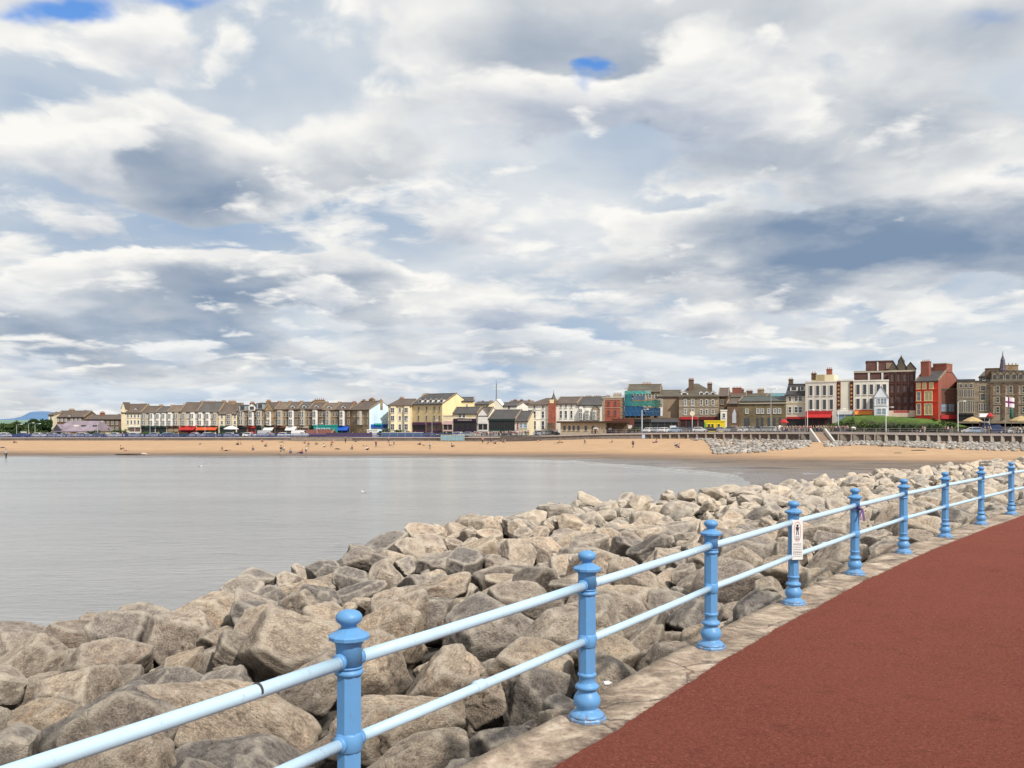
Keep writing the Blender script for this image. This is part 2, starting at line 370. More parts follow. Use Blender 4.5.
def post_mesh():
    mb = MB()
    mb.lathe([(.142,0),(.142,.016),(.132,.028)], 8, smooth=False, phase=.5)
    r = [(.128,.026),(.122,.040),(.104,.054),(.088,.066),(.074,.076),(.076,.086),(.092,.108),(.098,.132),(.093,.160),(.074,.188),(.062,.205),(.066,.215),(.084,.222),(.087,.235),(.080,.248),(.064,.255),(.060,.265),(.058,.300),(.066,.308),(.069,.318),(.066,.328),(.056,.334)]
    mb.lathe(r, 24)
    mb.lathe([(.060,.330),(.060,.520)], 8, smooth=False, phase=.5)          # octagonal lower shaft
    mb.lathe([(.060,.515),(.067,.522),(.0665,.600),(.060,.608)], 24)       # boss that carries the lower rail
    mb.lathe([(.063,.604),(.061,.888)], 8, smooth=False, phase=.5)          # octagonal upper shaft
    mb.lathe([(.058,.884),(.068,.890),(.072,.900),(.068,.910),(.058,.914),(.058,.918),(.066,.922),(.068,.930)], 24)
    mb.lathe([(.064,.928),(.064,1.03),(.068,1.040),(.076,1.052)], 24)
    mb.lathe([(.076,1.050),(.100,1.062),(.102,1.078),(.096,1.084),(.070,1.096),(.052,1.108),(.040,1.116)], 12, smooth=False)
    mb.lathe([(.040,1.112),(.036,1.122),(.044,1.134),(.060,1.146),(.066,1.162),(.064,1.176),(.052,1.190),(.034,1.199),(.010,1.203)], 20)
    for z in (.94+.02, .56):
        for sg in (-1, 1): mb.tube([(sg*.055,0,z),(sg*.078,0,z)], .041, 16)
    return mb.mesh('post', BLUE)
PM = post_mesh()
rail = empty('promenade_railing', (POST[0][0], POST[0][1], 0), label='pale blue two-rail iron railing with octagonal blue posts along the red footway', cat='railing')
base = Vector((POST[0][0], POST[0][1], 0))
sockets = []
for i, (x, y) in enumerate(POST):
    p = Vector((x, y, 0)); a = Vector(POST[max(i-1, 0)]+(0,)); b_ = Vector(POST[min(i+1, len(POST)-1)]+(0,))
    d = (b_-a).normalized(); o = ob('post', PM, rail, p-base, math.atan2(d.y, d.x)); o.scale = (1, 1, 1)
RZ = {'top_rail': .955, 'lower_rail': .56}
for nm, z in RZ.items():
    for i in range(len(POST)-1):
        a = Vector(POST[i]+(z,))-base; b_ = Vector(POST[i+1]+(z,))-base; d = (b_-a).normalized()
        mb = MB(); a2 = a+d*.06; b2 = b_-d*.06
        sag = Vector((0,0,-.004)); mid = (a2+b2)/2+sag
        rr = .0325 if nm == 'top_rail' else .029
        mb.tube([a2, lerp(a2, mid, .5)+sag*.5, mid, lerp(mid, b2, .5)+sag*.5, b2], rr, 20)
        r_ = mb.build(nm, PALE, rail)
        if (nm, i) in (('top_rail', 0), ('lower_rail', 1), ('lower_rail', 4)):
            q = .77 if (nm, i) == ('top_rail', 0) else .45
            c0 = lerp(a2, b2, q); c_ = MB()
            if nm == 'top_rail': c_.tube([c0-d*.006, c0+d*.006], rr+.0012, 20); c_.build('joint', plain('rust_line', (.06,.05,.05)), r_)
            else: c_.tube([c0-d*.045, c0-d*.035, c0+d*.035, c0+d*.045], [rr+.001, rr+.007, rr+.007, rr+.001], 20); c_.build('sleeve', PALE, r_)
# the sign strapped to the fourth post, facing the footway
WHITE = plain('sign_white', (.72,.72,.70), .5, .06, 9)
SGREY = plain('sign_print', (.22,.20,.21), .6, .1); SRED = plain('sign_red', (.55,.22,.20), .6, .1); SBLK = plain('sign_black', (.07,.05,.06), .6)
x, y = POST[4]
sg = empty('notice_sign', (x+.015, y-.088, .58), R(12), 'tall narrow white notice with a red outlined pictogram strapped to a railing post', 'sign')
MB().box(-.068, .068, -.008, 0, -.05, .41).build('plate', WHITE, sg)
def ring(mb, pts, wd, y0, y1):
    n = len(pts); c = Vector((sum(p[0] for p in pts)/n, sum(p[1] for p in pts)/n))
    vs = []
    for p in pts:
        q = Vector(p); k = (q-c); k2 = c+k*(1-wd/k.length); vs += [(p[0], y0, p[1]), (k2.x, y0, k2.y)]
    fs = [(2*i, 2*((i+1) % n), 2*((i+1) % n)+1, 2*i+1) for i in range(n)]
    mb.add(vs, fs)
pts = []
for k in range(24):
    a = 2*math.pi*k/24; pts.append((.043*math.cos(a), .275+.115*math.copysign(abs(math.sin(a))**.6, math.sin(a))))
mb = MB(); ring(mb, pts, .008, -.0095, 0); mb.build('red_outline', SRED, sg)
mb = MB(); mb.lathe([(.001,-.013),(.012,-.008),(.012,.008),(.001,.013)], 12, c=(0,-.0100,.345)); 
mb.add([(-.026,-.0105,.325),(.026,-.0105,.325),(.012,-.0105,.285),(-.012,-.0105,.285)], [(0,3,2,1)])
mb.add([(-.012,-.0105,.283),(-.003,-.0105,.283),(-.008,-.0105,.235),(-.018,-.0105,.235)], [(0,3,2,1)])
mb.add([(.003,-.0105,.283),(.012,-.0105,.283),(.018,-.0105,.235),(.008,-.0105,.235)], [(0,3,2,1)])
for k in range(3): mb.box(-.024, .024, -.0105, -.0085, .212-k*.016, .217-k*.016)
mb.build('pictogram', SBLK, sg)
mb = MB(); random.seed(3)
for k in range(8):
    zz = .125-k*.020; xx = -.052
    while xx < .045:
        wd = random.uniform(.008, .022); mb.box(xx, min(xx+wd, .052), -.0100, -.0085, zz, zz+(.011 if k in (0, 5) else .006)); xx += wd+.006
mb.build('print_lines', SGREY, sg)
# faded purple ribbon bow tied on the fifth post
x, y = POST[5]
rb = empty('ribbon', (x+.05, y-.07, .92), 0, 'small faded purple ribbon bow tied below the top rail of the fifth post', 'ribbon')
mb = MB()
for sx, sz in ((.10,.055),(.085,-.06),(-.06,.05),(-.05,-.055)):
    L = []; 
    for k in range(9):
        a = math.pi*k/8; L.append((sx*math.sin(a)*.9, -.012*math.sin(2*a), sz*(k/8)*1.0))
    for k in range(8):
        p, q = L[k], L[k+1]; mb.add([(p[0],p[1]-.018,p[2]),(p[0],p[1]+.018,p[2]),(q[0],q[1]+.018,q[2]),(q[0],q[1]-.018,q[2])], [(0,1,2,3)])
mb.build('loop', plain('purple_cloth', (.13,.08,.22), .8), rb)
mb = MB()
mb.add([(.0,-.03,0),(.03,-.03,0),(.055,-.035,-.16),(.02,-.035,-.17)], [(0,1,2,3)]); mb.add([(.0,-.03,0),(.02,-.034,0),(-.02,-.035,-.13),(-.045,-.035,-.12)], [(0,1,2,3)])
mb.lathe([(.005,-.02),(.02,-.01),(.02,.01),(.005,.02)], 10, c=(0,-.02,0)); mb.lathe([(.071,-.012),(.073,0),(.071,.012)], 16, c=(-.05,.07,0)); mb.build('tail', plain('purple_cloth2', (.15,.10,.24), .8), rb)
# small white bottle lying behind the second post
bt = MB(); bt.tube([(0,0,0),(.015,0,0),(.09,0,0),(.11,0,0),(.115,0,0),(.135,0,0)], [.02,.03,.03,.013,.012,.012], 12)
o = bt.build('bottle', plain('white_plastic', (.75,.72,.70), .4), None, (.735, 7.22, .022), R(20)); o.scale = (.5,.6,.6); tag(o, 'small pale plastic bottle lying on the kerb behind a post', 'bottle')

# ------------------------------------------------------------ boulders of the sea defence
OUT = [(-30,-12),(-19,1),(-14.4,9.5),(-10.2,17.6),(-6.9,27.4),(-1.6,42),(5.2,53),(14.8,60),(35,84),(57,104),(90,132)]
OUTN = np.array(OUT, float)
def out_dist(x, y):
    p = np.array((x, y)); a = OUTN[:-1]; b = OUTN[1:]; ab = b-a
    t = np.clip(((p-a)*ab).sum(1)/(ab*ab).sum(1), 0, 1); q = a+ab*t[:, None]; d = np.hypot(*(p-q).T); i = int(d.argmin())
    side = ab[i][0]*(p[1]-a[i][1])-ab[i][1]*(p[0]-a[i][0])
    return float(d[i]) if side > 0 else -float(d[i])      # positive beyond the toe (seaward)
def top_z(x, y):
    t = line_dist(x, y); e = out_dist(x, y)
    z = -.34-.125*max(t, 0); z = max(z, -2.35)
    if e > 0: z = -2.55-e*.62
    elif e > -3: z -= .10*(3+e)/3
    return z, t, e
def make_rock(seed, sub, amp=1.0):
    rnd = random.Random(seed); bm = bmesh.new(); bmesh.ops.create_icosphere(bm, subdivisions=sub, radius=1)
    planes = []
    for k in range(rnd.randint(8, 12)):
        n = Vector((rnd.gauss(0,1), rnd.gauss(0,1), rnd.gauss(0,1))).normalized(); planes.append((n, rnd.uniform(.46, .84)))
    for k in range(16): planes.append((Vector((rnd.gauss(0,1), rnd.gauss(0,1), rnd.gauss(0,1))).normalized(), rnd.uniform(.74,.93)))
    planes.append((Vector((rnd.uniform(-.3,.3), rnd.uniform(-.3,.3), 1)).normalized(), rnd.uniform(.5,.75)))
    off = Vector((seed*7.1, seed*3.3, 1.7))
    for v_ in bm.verts:
        d = v_.co.normalized(); dd = d+noise.noise_vector(d*1.7+off)*.03; dd.normalize()
        acc = 0; k = 150.0; mn = 1.15
        vals = [mn]
        for n, h in planes:
            c = dd.dot(n)
            if c > .05: vals.append(h/c)
        m0 = min(vals); s_ = sum(math.exp(-k*(q-m0)) for q in vals); r = m0-math.log(s_)/k
        q = d*r
        n1 = noise.fractal(q*1.4+off, 1.0, 2.0, 4)*.026
        n2 = noise.fractal(q*5+off, .75, 2.1, 5)*.024
        w_ = abs(noise.noise(q*2.3+off*2)); n3 = -max(0, .045-w_)*.7
        lay = math.sin((q.z+.25*noise.noise(q*1.2+off))*13)*.008
        v_.co = d*(r+(n1+n2+n3+lay)*amp)
    me = bpy.data.meshes.new('boulder'); bm.to_mesh(me); bm.free()
    for p in me.polygons: p.use_smooth = True
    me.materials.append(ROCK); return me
NP = 14
PROTO = [make_rock(101+i, 5) for i in range(NP)]
LOW = [make_rock(101+i, 3) for i in range(NP)]; MIDR = [make_rock(101+i, 4) for i in range(NP)]
# dart throwing, large stones first
rng = random.Random(5)
rocks = []; cell = {}
def near(x, y, r):
    cx, cy = int(x//2), int(y//2)
    for i in range(cx-1, cx+2):
        for j in range(cy-1, cy+2):
            for q in cell.get((i, j), ()):
                if math.hypot(q[0]-x, q[1]-y) < (q[2]+r)*.82: return True
    return False
def inview(x, y):
    return y > 1.2 and -190 < 512+F*x/y < 1240
tries = [(30000, .62, .92), (9000, 0.66, .86), (40000, .46, .68), (60000, .33, .48), (70000, .20, .33)]
for n, r0, r1 in tries:
    for k in range(n):
        if r1 < .4: Y = rng.uniform(1, 30)
        else: Y = rng.uniform(1, 112)
        X = rng.uniform(-.72*Y-3, .80*Y+3)
        if not inview(X, Y): continue
        z, t_, e = top_z(X, Y); r = rng.uniform(r0, r1)
        if r1 == .92 and (Y < 20 or e < -14 and Y < 60): continue
        if t_ < 2.2: r = min(r, .52)
        if Y < 9: r *= .85
        if t_ < .30+r*.75 or e > 3.4 or X > 95: continue
        if near(X, Y, r): continue
        big = min(1, (1.02-r)/.7)
        q = (X, Y, r, z-r*.58+rng.uniform(-.34, .34)*min(1,(t_/3))*(.5+r)-(.10 if r < .45 else 0)+(-.25 if r < .34 else 0)); rocks.append(q); cell.setdefault((int(X//2), int(Y//2)), []).append(q)
rocks.sort(key=lambda q: -q[2]/math.hypot(q[0], q[1]) if 0 < 512+F*q[0]/q[1] < 1024 else 1)
nind = 296
labelled = []
def rock_mtx(q, rg):
    s = q[2]*1.03
    return s, Vector((s*rg.uniform(1.0,1.5), s*rg.uniform(.82,1.08), s*rg.uniform(.74,.98))), Euler((rg.uniform(-.6,.6), rg.uniform(-.6,.6), rg.uniform(0, 6.28)))
rg = random.Random(77)
stuffv = []; stufff = []; stuffn = 0; tone = []
for i, q in enumerate(rocks):
    s, scl, eu = rock_mtx(q, rg); k = rg.randrange(NP)
    if i < nind:
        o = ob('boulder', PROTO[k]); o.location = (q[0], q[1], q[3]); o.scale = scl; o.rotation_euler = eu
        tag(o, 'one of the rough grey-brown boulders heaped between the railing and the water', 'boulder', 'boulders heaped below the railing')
    else:
        me = MIDR[k] if (math.hypot(q[0], q[1]) < 42 and q[2] > .3) else LOW[k]; n = len(me.vertices); co_ = np.empty(n*3); me.vertices.foreach_get('co', co_); co_ = co_.reshape(-1, 3)*np.array(scl)
        co_ = co_@np.array(eu.to_matrix()).T+np.array((q[0], q[1], q[3])); fc = np.empty(len(me.polygons)*3, int); me.polygons.foreach_get('vertices', fc)
        stuffv.append(co_); stufff.append(fc.reshape(-1, 3)+stuffn); stuffn += n; tone += [rg.random()]*n
print('ROCKS', len(rocks))
V = np.vstack(stuffv); Fc = np.vstack(stufff)
me = bpy.data.meshes.new('boulder_bank'); me.vertices.add(len(V)); me.vertices.foreach_set('co', V.ravel()); me.loops.add(Fc.size); me.loops.foreach_set('vertex_index', Fc.ravel())
me.polygons.add(len(Fc)); me.polygons.foreach_set('loop_start', np.arange(0, Fc.size, 3)); me.polygons.foreach_set('use_smooth', np.zeros(len(Fc), bool)); me.update(); me.validate()
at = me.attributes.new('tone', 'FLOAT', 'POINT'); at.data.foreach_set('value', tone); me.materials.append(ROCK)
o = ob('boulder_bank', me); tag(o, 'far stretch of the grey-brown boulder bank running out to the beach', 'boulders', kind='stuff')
# dark packed rubble under the boulders
mb = MB(); nx, ny = 120, 150; vs = []
for j in range(ny):
    Y = -4+ (j/(ny-1))**1.6*140
    for i in range(nx):
        u_ = lerp(-1.1, 1.05, i/(nx-1)); X = u_*(abs(Y)+6)
        z, t_, e = top_z(X, Y)
        if t_ < .1: z = -1.6
        vs.append((X, Y, max(z-.72-.25*noise.noise(Vector((X*.9, Y*.9, 0))), -5.2) if t_ > .1 else -1.7))
fs = [(j*nx+i, j*nx+i+1, (j+1)*nx+i+1, (j+1)*nx+i) for j in range(ny-1) for i in range(nx-1)]
mb.add(vs, fs, smooth=True)
o = mb.build('rubble_bed', plain('rubble', (.085,.072,.060), .95, .4, 3, bump=.8)); tag(o, kind='structure')
# ------------------------------------------------------------ beach, water, shore
WL = -3.88
T_SHORE = [(-500,158),(0,152),(400,149),(520,146),(560,140),(600,132),(640,124),(670,117),(700,111),(735,101),(752,84),(766,72),(790,62),(840,55),(1500,50)]
T_SAND = [(-500,166),(0,160),(400,157),(520,155),(600,149),(680,141),(760,134),(850,128),(950,124),(1024,120),(1500,105)]
T_WALL = [(-500,300),(0,280),(300,270),(430,262),(520,252),(600,244),(690,238),(760,232),(840,222),(1024,204),(1500,170)]
T_BOT = [(-500,441),(0,440.6),(280,440.4),(300,441),(430,441),(500,441.5),(540,440.5),(600,438.8),(690,438.6),(760,440),(840,441.8),(1024,443.2),(1500,450)]
T_TOP = [(-500,438),(0,437.6),(280,437.4),(430,437.3),(500,437),(560,435.2),(600,433.8),(690,432.6),(760,432.4),(840,432.2),(1024,434.2),(1500,438)]
def WY(x): return interp(T_WALL, x)
def beach_z(x, Y):
    s = interp(T_SHORE, x)+4*noise.noise(Vector((x*.02, 0, 0)))+1.2*noise.noise(Vector((x*.11, 0, 4))); m = interp(T_SAND, x); wy = WY(x); zb = PZ(interp(T_BOT, x), wy)
    wx = PX(x, Y)
    und = noise.noise(Vector((wx*.045, Y*.12, 0)))
    if Y < s: return WL-.03*(s-Y)**1.0-.02, 1.0
    if Y < m:
        f = (Y-s)/max(m-s, 1e-3); z = WL+.16*f**.7+(.12*und+.14*noise.noise(Vector((wx*.16, Y*.30, 5))))*min(1, 4*f)*(1 if m-s > 12 else .2)
        return z, 1.0-.35*f*f
    f = (Y-m)/max(wy-m, 1e-3); z = lerp(WL+.16, zb, f)+.05*noise.noise(Vector((wx*.2, Y*.4, 2)))
    return z, .65*(1-min(1, f*3.2))**1.2
xs = list(np.arange(-500, 1501, 5.0)); mb = MB(); wet = []; vs = []; rows = []
for r_ in np.concatenate([np.linspace(45, 110, 34)[:-1], np.linspace(110, 170, 70)[:-1]]): rows.append(('abs', r_))
for r_ in np.linspace(0, 1, 46): rows.append(('rel', r_))
for kind, r_ in rows:
    for x in xs:
        Y = r_ if kind == 'abs' else lerp(170, WY(x)+2.5, r_)
        z, w_ = beach_z(x, Y); vs.append((PX(x, Y), Y, z)); wet.append(w_)
nx = len(xs); ny = len(rows)
mb.add(vs, [(j*nx+i, j*nx+i+1, (j+1)*nx+i+1, (j+1)*nx+i) for j in range(ny-1) for i in range(nx-1)], smooth=True)
m_, t, b = mat('beach_sand'); tcn = t.new('ShaderNodeTexCoord'); ov = tcn.outputs['Object']
at = t.new('ShaderNodeAttribute'); at.attribute_name = 'wet'; g = t.new('ShaderNodeNewGeometry'); sz = t.new('ShaderNodeSeparateXYZ'); t.lk(g.outputs['Position'], sz.inputs[0])
a1 = t.noise(t.mapping(ov, scale=(.05,.16,1)), 1, 6, .62); a2 = t.noise(t.mapping(ov, scale=(.35,.9,1)), 1, 7, .7); a3 = t.noise(ov, 1.6, 4, .7)
wt = t.m('ADD', at.outputs['Fac'], t.m('MULTIPLY', t.m('SUBTRACT', a1, .5), .55), clamp=True)
c = t.ramp(wt, [(0,(.55,.355,.200)),(.16,(.50,.315,.175)),(.32,(.36,.225,.13)),(.50,(.20,.140,.10)),(.70,(.150,.122,.098)),(1,(.160,.142,.124))])
c = t.mix(t.mr(a2, .38, .62, .55, 0), c, (.27,.175,.11)); a4 = t.noise(t.mapping(ov, scale=(.06,.55,1)), 1.3, 5, .6); c = t.mix(t.m('MULTIPLY', t.mr(a4, .48, .60, 0, .8), t.mr(wt, .40, .6, .15, 1)), c, (.075,.062,.05)); c = t.mix(t.mr(a3, .58, .72, 0, .25), c, (.62,.44,.28)); c = t.mix(t.mr(a1, .38, .28, 0, .45), c, (.36,.22,.12))
t.lk(c, b.inputs['Base Color']); t.lk(t.mr(wt, .55, .95, .9, .22), b.inputs['Roughness']); b.inputs['Specular IOR Level'].default_value = .3
t.lk(t.bump(t.m('ADD', a2, a3), .5, .10), b.inputs['Normal']); SAND = m_
me = mb.mesh('beach', SAND); A = me.attributes.new('wet', 'FLOAT', 'POINT'); A.data.foreach_set('value', wet)
o = ob('beach', me); tag(o, kind='structure')

m_, t, b = mat('sea_water'); tcn = t.new('ShaderNodeTexCoord'); ov = tcn.outputs['Object']
g = t.new('ShaderNodeNewGeometry')
w1 = t.noise(t.mapping(ov, scale=(.55,1.5,1), rot=(0,0,R(-14))), .9, 4, .62, .3); w2_ = t.noise(t.mapping(ov, scale=(.8,2.4,1), rot=(0,0,R(10))), 2.2, 5, .7, .5); w3_ = t.noise(t.mapping(ov, scale=(.03,.10,1)), 1, 4, .6)
h = t.m('ADD', t.m('MULTIPLY', w1, .8), t.m('MULTIPLY', w2_, .34))
bmp = t.bump(h, t.mr(w3_, .3, .7, .6, 1.0), .34)
c0_ = t.mr(w1, .40, .30, 0, .35)  # weaker reflection in ripple troughs, painted as a darker base colour
c = t.mix(t.mr(w3_, .35, .65, 0, 1), (.29,.29,.285), (.36,.358,.35)); c = t.mix(c0_, c, (.17,.165,.155)); t.lk(c, b.inputs['Base Color'])
b.inputs['Roughness'].default_value = .17; b.inputs['IOR'].default_value = 1.33; b.inputs['Specular IOR Level'].default_value = .5
t.lk(bmp, b.inputs['Normal']); WATER = m_
mb = MB(); mb.add([(-4000,-600,WL),(400,-600,WL),(400,175,WL),(-4000,175,WL)], [(0,1,2,3)])
o = mb.build('sea_water', WATER); tag(o, kind='structure')
# little line of surf where the water meets the sand
mb = MB(); rg = random.Random(8)
for seg in range(3):
    L = []; 
    for x in np.arange(300+seg*2, 740, 3.0):
        s = interp(T_SHORE, x)+4*noise.noise(Vector((x*.02, 0, 0)))+1.2*noise.noise(Vector((x*.11, 0, 4)))
        Y = s-1.2-seg*3.2+1.2*noise.noise(Vector((x*.05, seg*5, 0))); wd = max(0, .30+.9*noise.noise(Vector((x*.06, seg*9, 3))))*(1-.2*seg)*(1 if x > 400 else .5)
        L.append((PX(x, Y), Y, wd))
    for p, q in zip(L, L[1:]):
        if p[2] > .03 or q[2] > .03: mb.add([(p[0],p[1],WL+.012),(q[0],q[1],WL+.012),(q[0],q[1]+q[2],WL+.02),(p[0],p[1]+p[2],WL+.02)], [(0,1,2,3)])
o = mb.build('surf', plain('foam', (.62,.60,.57), .8, .25, 2)); tag(o, kind='structure')

# town ground behind the wall: the road level, rising a little inland on the right
def road_z(x, d):
    """ground level d metres behind the wall at bearing x"""
    z = PZ(interp(T_TOP, x), WY(x))
    rise = interp([(0,0),(500,0),(640,.5),(760,1.1),(830,2.2),(1024,2.6),(1500,2.6)], x)
    return z+rise*min(1, max(0, (d-8)/14))
xs2 = list(np.arange(-700, 1701, 12.0)); ds = [.6, 3, 6, 10, 14, 18, 24, 32, 45, 70, 130, 300, 900, 3000, 9000]
vs = [(PX(x, WY(x)+d), WY(x)+d, road_z(x, d) if d < 100 else min(road_z(x, d), 0)) for d in ds for x in xs2]; nx = len(xs2)
mb = MB(); mb.add(vs, [(j*nx+i, j*nx+i+1, (j+1)*nx+i+1, (j+1)*nx+i) for j in range(len(ds)-1) for i in range(nx-1)], smooth=True)
m_, t, b = mat('road_asphalt'); tcn = t.new('ShaderNodeTexCoord'); gy = t.new('ShaderNodeSeparateXYZ'); t.lk(tcn.outputs['Object'], gy.inputs[0])
a1 = t.noise(tcn.outputs['Object'], .4, 5, .6)
c = t.mix(t.mr(a1, .3, .7, 0, 1), (.055,.050,.050), (.09,.082,.078)); c = t.mix(t.mr(gy.outputs[1], 380, 460, 0, 1), c, (.055,.085,.035))
t.lk(c, b.inputs['Base Color']); b.inputs['Roughness'].default_value = .9
o = mb.build('ground', m_); tag(o, kind='structure')
def ground_at(x, Y): return road_z(x, Y-WY(x))

# distant hills over the bay
def hills(name, Y0, prof, c, depth):
    mb = MB(); vs = []; n = len(prof)
    for x, y in prof: vs.append((PX(x, Y0), Y0, PZ(y, Y0)))
    for x, y in prof: vs.append((PX(x, Y0-depth), Y0-depth, -8))
    for x, y in prof: vs.append((PX(x, Y0+depth), Y0+depth, -8))
    mb.add(vs, [(n+i, n+i+1, i+1, i) for i in range(n-1)]+[(i, i+1, 2*n+i+1, 2*n+i) for i in range(n-1)], smooth=True)
    o = mb.build(name, c); tag(o, kind='structure')
prof = []
for x in np.arange(-420, 700, 3.0):
    y = 420.5+1.0*noise.noise(Vector((x*.02, 1, 0)))
    pk = [( -60,421),(0,419.2),(14,418.4),(22,416.4),(27,413.6),(31,411.8),(37,411.3),(46,411.3),(52,411.8),(58,413.5),(66,416.5),(90,419),(200,419.5),(700,421)]
    y = interp(pk, x)+.25*noise.noise(Vector((x*.09, 3, 0))) if x > -60 else y
    prof.append((x, y))
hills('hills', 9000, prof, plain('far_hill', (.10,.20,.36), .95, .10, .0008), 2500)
prof = [(x, 419.8+1.3*noise.noise(Vector((x*.03, 7, 0)))+.4*noise.noise(Vector((x*.2, 7, 0)))) for x in np.arange(-420, 760, 4.0)]
hills('near_hills', 3200, prof, plain('near_hill', (.16,.25,.19), .95, .25, .004), 700)

# ------------------------------------------------------------ sea wall, steps, far railing
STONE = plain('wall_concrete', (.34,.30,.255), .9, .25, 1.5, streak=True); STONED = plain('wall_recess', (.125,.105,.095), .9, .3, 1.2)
STONEM = plain('wall_concrete_dull', (.235,.20,.17), .9, .25, 1.5, streak=True)
PAVE = plain('coping', (.42,.37,.34), .9, .15, 1); LBLUE = plain('rail_blue_far', (.10,.16,.28), .6)
def wall_pts(x0, x1, step): return [x for x in np.arange(x0, x1+.01, step)]
sw = empty('sea_wall', (PX(840, WY(840)), WY(840), 0), 0, 'long low sea wall with dark recessed bays between pale buttresses behind the beach', 'sea wall'); sb = sw.location.copy()
def wseg(name, m, x0, x1, fy0, fy1, front, back, step=6.0, pred=None, top_m=0.0, bot_m=0.0):
    mb = MB(); X = wall_pts(x0, x1, step); vs = []
    for x in X:
        Y = WY(x); z1 = PZ(interp(T_TOP, x), Y); z0 = PZ(interp(T_BOT, x), Y)-.4; za = lerp(z0, z1, fy0)+bot_m; zb_ = lerp(z0, z1, fy1)+top_m
        for yy in (Y-front, Y+back):
            for z in (za, zb_): vs.append((PX(x, yy)-sb.x, yy-sb.y, z))
    fs = []
    for i in range(len(X)-1):
        a = i*4; c_ = a+4; fs += [(a, c_, c_+1, a+1), (a+1, c_+1, c_+3, a+3), (a+2, a+3, c_+3, c_+2)]
    fs += [(0,1,3,2), (len(vs)-4, len(vs)-2, len(vs)-1, len(vs)-3)]
    mb.add(vs, fs); return mb.build(name, m, sw)
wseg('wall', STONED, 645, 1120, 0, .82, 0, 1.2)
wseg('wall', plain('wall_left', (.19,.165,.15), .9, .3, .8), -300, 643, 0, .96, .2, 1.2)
wseg('coping', PAVE, -300, 1120, .84, 1.0, .45, 1.3, top_m=.02)
xx = 652.0; k = 0
bt_ = None
while xx < 1105:
    Y = WY(xx)-.32; z1 = PZ(interp(T_TOP, xx), Y); z0 = PZ(interp(T_BOT, xx), Y)-.4
    wd = .42 if xx > 880 else .30
    if not (809 < xx < 828):
        MB().frustum(-wd, wd, -.16, .34, z0, -wd*.8, wd*.8, -.02, .34, lerp(z0, z1, .83)).build('buttress', STONE if xx > 800 else STONEM, sw, Vector((PX(xx, Y), Y, 0))-Vector((sb.x, sb.y, 0)))
    if 790 < xx < 878:    # shallower pale panels between here
        Yp = WY(xx+5)-.12; MB().box(-1.05, 1.05, -.08, .1, z0, lerp(z0, z1, .80)).build('panel', plain('pale_panel', (.20,.17,.145), .9, .25, 1), sw, Vector((PX(xx+5.3, Yp), Yp, 0))-Vector((sb.x, sb.y, 0)))
    xx += 10.6 if xx > 860 else (13 if xx > 780 else 9)
# flight of steps down to the sand, by the crowd
def px_obj(name, x, Y, z=None, **k):
    return empty(name, (PX(x, Y), Y, ground_at(x, Y) if z is None else z), **k)
Y = WY(819); zt = PZ(interp(T_TOP, 819), Y); zb_ = PZ(448.5, Y-9)
st = empty('beach_steps', (PX(817, Y), Y-9, zb_), 0, 'pale concrete steps with side walls leading from the promenade down to the sand', 'steps')
mb = MB(); n = 16
for i in range(n): mb.box(-1.6, 1.6, 9-9*(n-i)/n+.0, 8.5, (zt-zb_)*i/n-.6 if i == 0 else (zt-zb_)*i/n, (zt-zb_)*(i+1)/n)
mb.build('flight', plain('step_stone', (.33,.24,.18), .9, .2, 2), st)
for sx in (-1.85, 1.85):
    mb = MB(); w_ = .2; vs = []
    for yy, zz in ((-.3,-.5),(-.3,.75),(8.5,zt-zb_+1.0),(8.5,-.5)):
        for s_ in (-w_, w_): vs.append((sx+s_, yy, zz))
    mb.add(vs, [(0,2,3,1),(2,4,5,3),(4,6,7,5),(6,0,1,7),(0,6,4,2),(1,3,5,7)]); mb.build('side_wall', plain('side_wall_white', (.55,.52,.48), .85, .15, 2), st)
def far_rail(x0, x1, d, c, label, h=1.1, sp=2.6, name='railing', th=.035):
    Y = WY(x0)+d; r0 = empty(name, (PX(x0, Y), Y, 0), 0, label, 'railing'); b0 = r0.location
    pts = []; x = x0; last = None; k = 0
    X = np.arange(x0, x1, 1.0)
    for x in X:
        Y = WY(x)+d; p = Vector((PX(x, Y), Y, PZ(interp(T_TOP, x), WY(x))))
        if last is None or (p-last).length > sp: pts.append(p); last = p
    pm = MB().box(-.05, .05, -.05, .05, 0, h).mesh('post', c)
    for p in pts[:100]: ob('post', pm, r0, p-b0)
    for z in (h-.03, h*.55, .15):
        mb = MB(); mb.tube([p-b0+Vector((0,0,z)) for p in pts[:100]], th, 4); mb.build('rail', c, r0)
    return r0
far_rail(-40, 246, .3, plain('rail_navy', (.05,.075,.22), .6), 'dark blue promenade railing in front of the parked cars at the left end', 1.0, th=.10)
far_rail(248, 470, .3, plain('rail_navy', (0,0,0)), 'blue promenade railing before the white gable and the cream houses', 1.05, th=.10)
far_rail(606, 810, .3, plain('rail_grey', (.28,.24,.25), .6), 'grey promenade railing above the wall in front of the stone hotel', 1.05)
far_rail(829, 1060, .3, plain('rail_grey', (0,0,0)), 'grey promenade railing above the wall below the grass bank', 1.05)
def on_beach(x, y):
    """point of the beach seen at pixel x, y"""
    lo, hi = 60.0, WY(x)-.3
    for _ in range(40):
        mid = (lo+hi)/2; z = beach_z(x, mid)[0]
        if HY-(z-EYE)*F/mid > y: lo = mid
        else: hi = mid
    return Vector((PX(x, lo), lo, beach_z(x, lo)[0]))
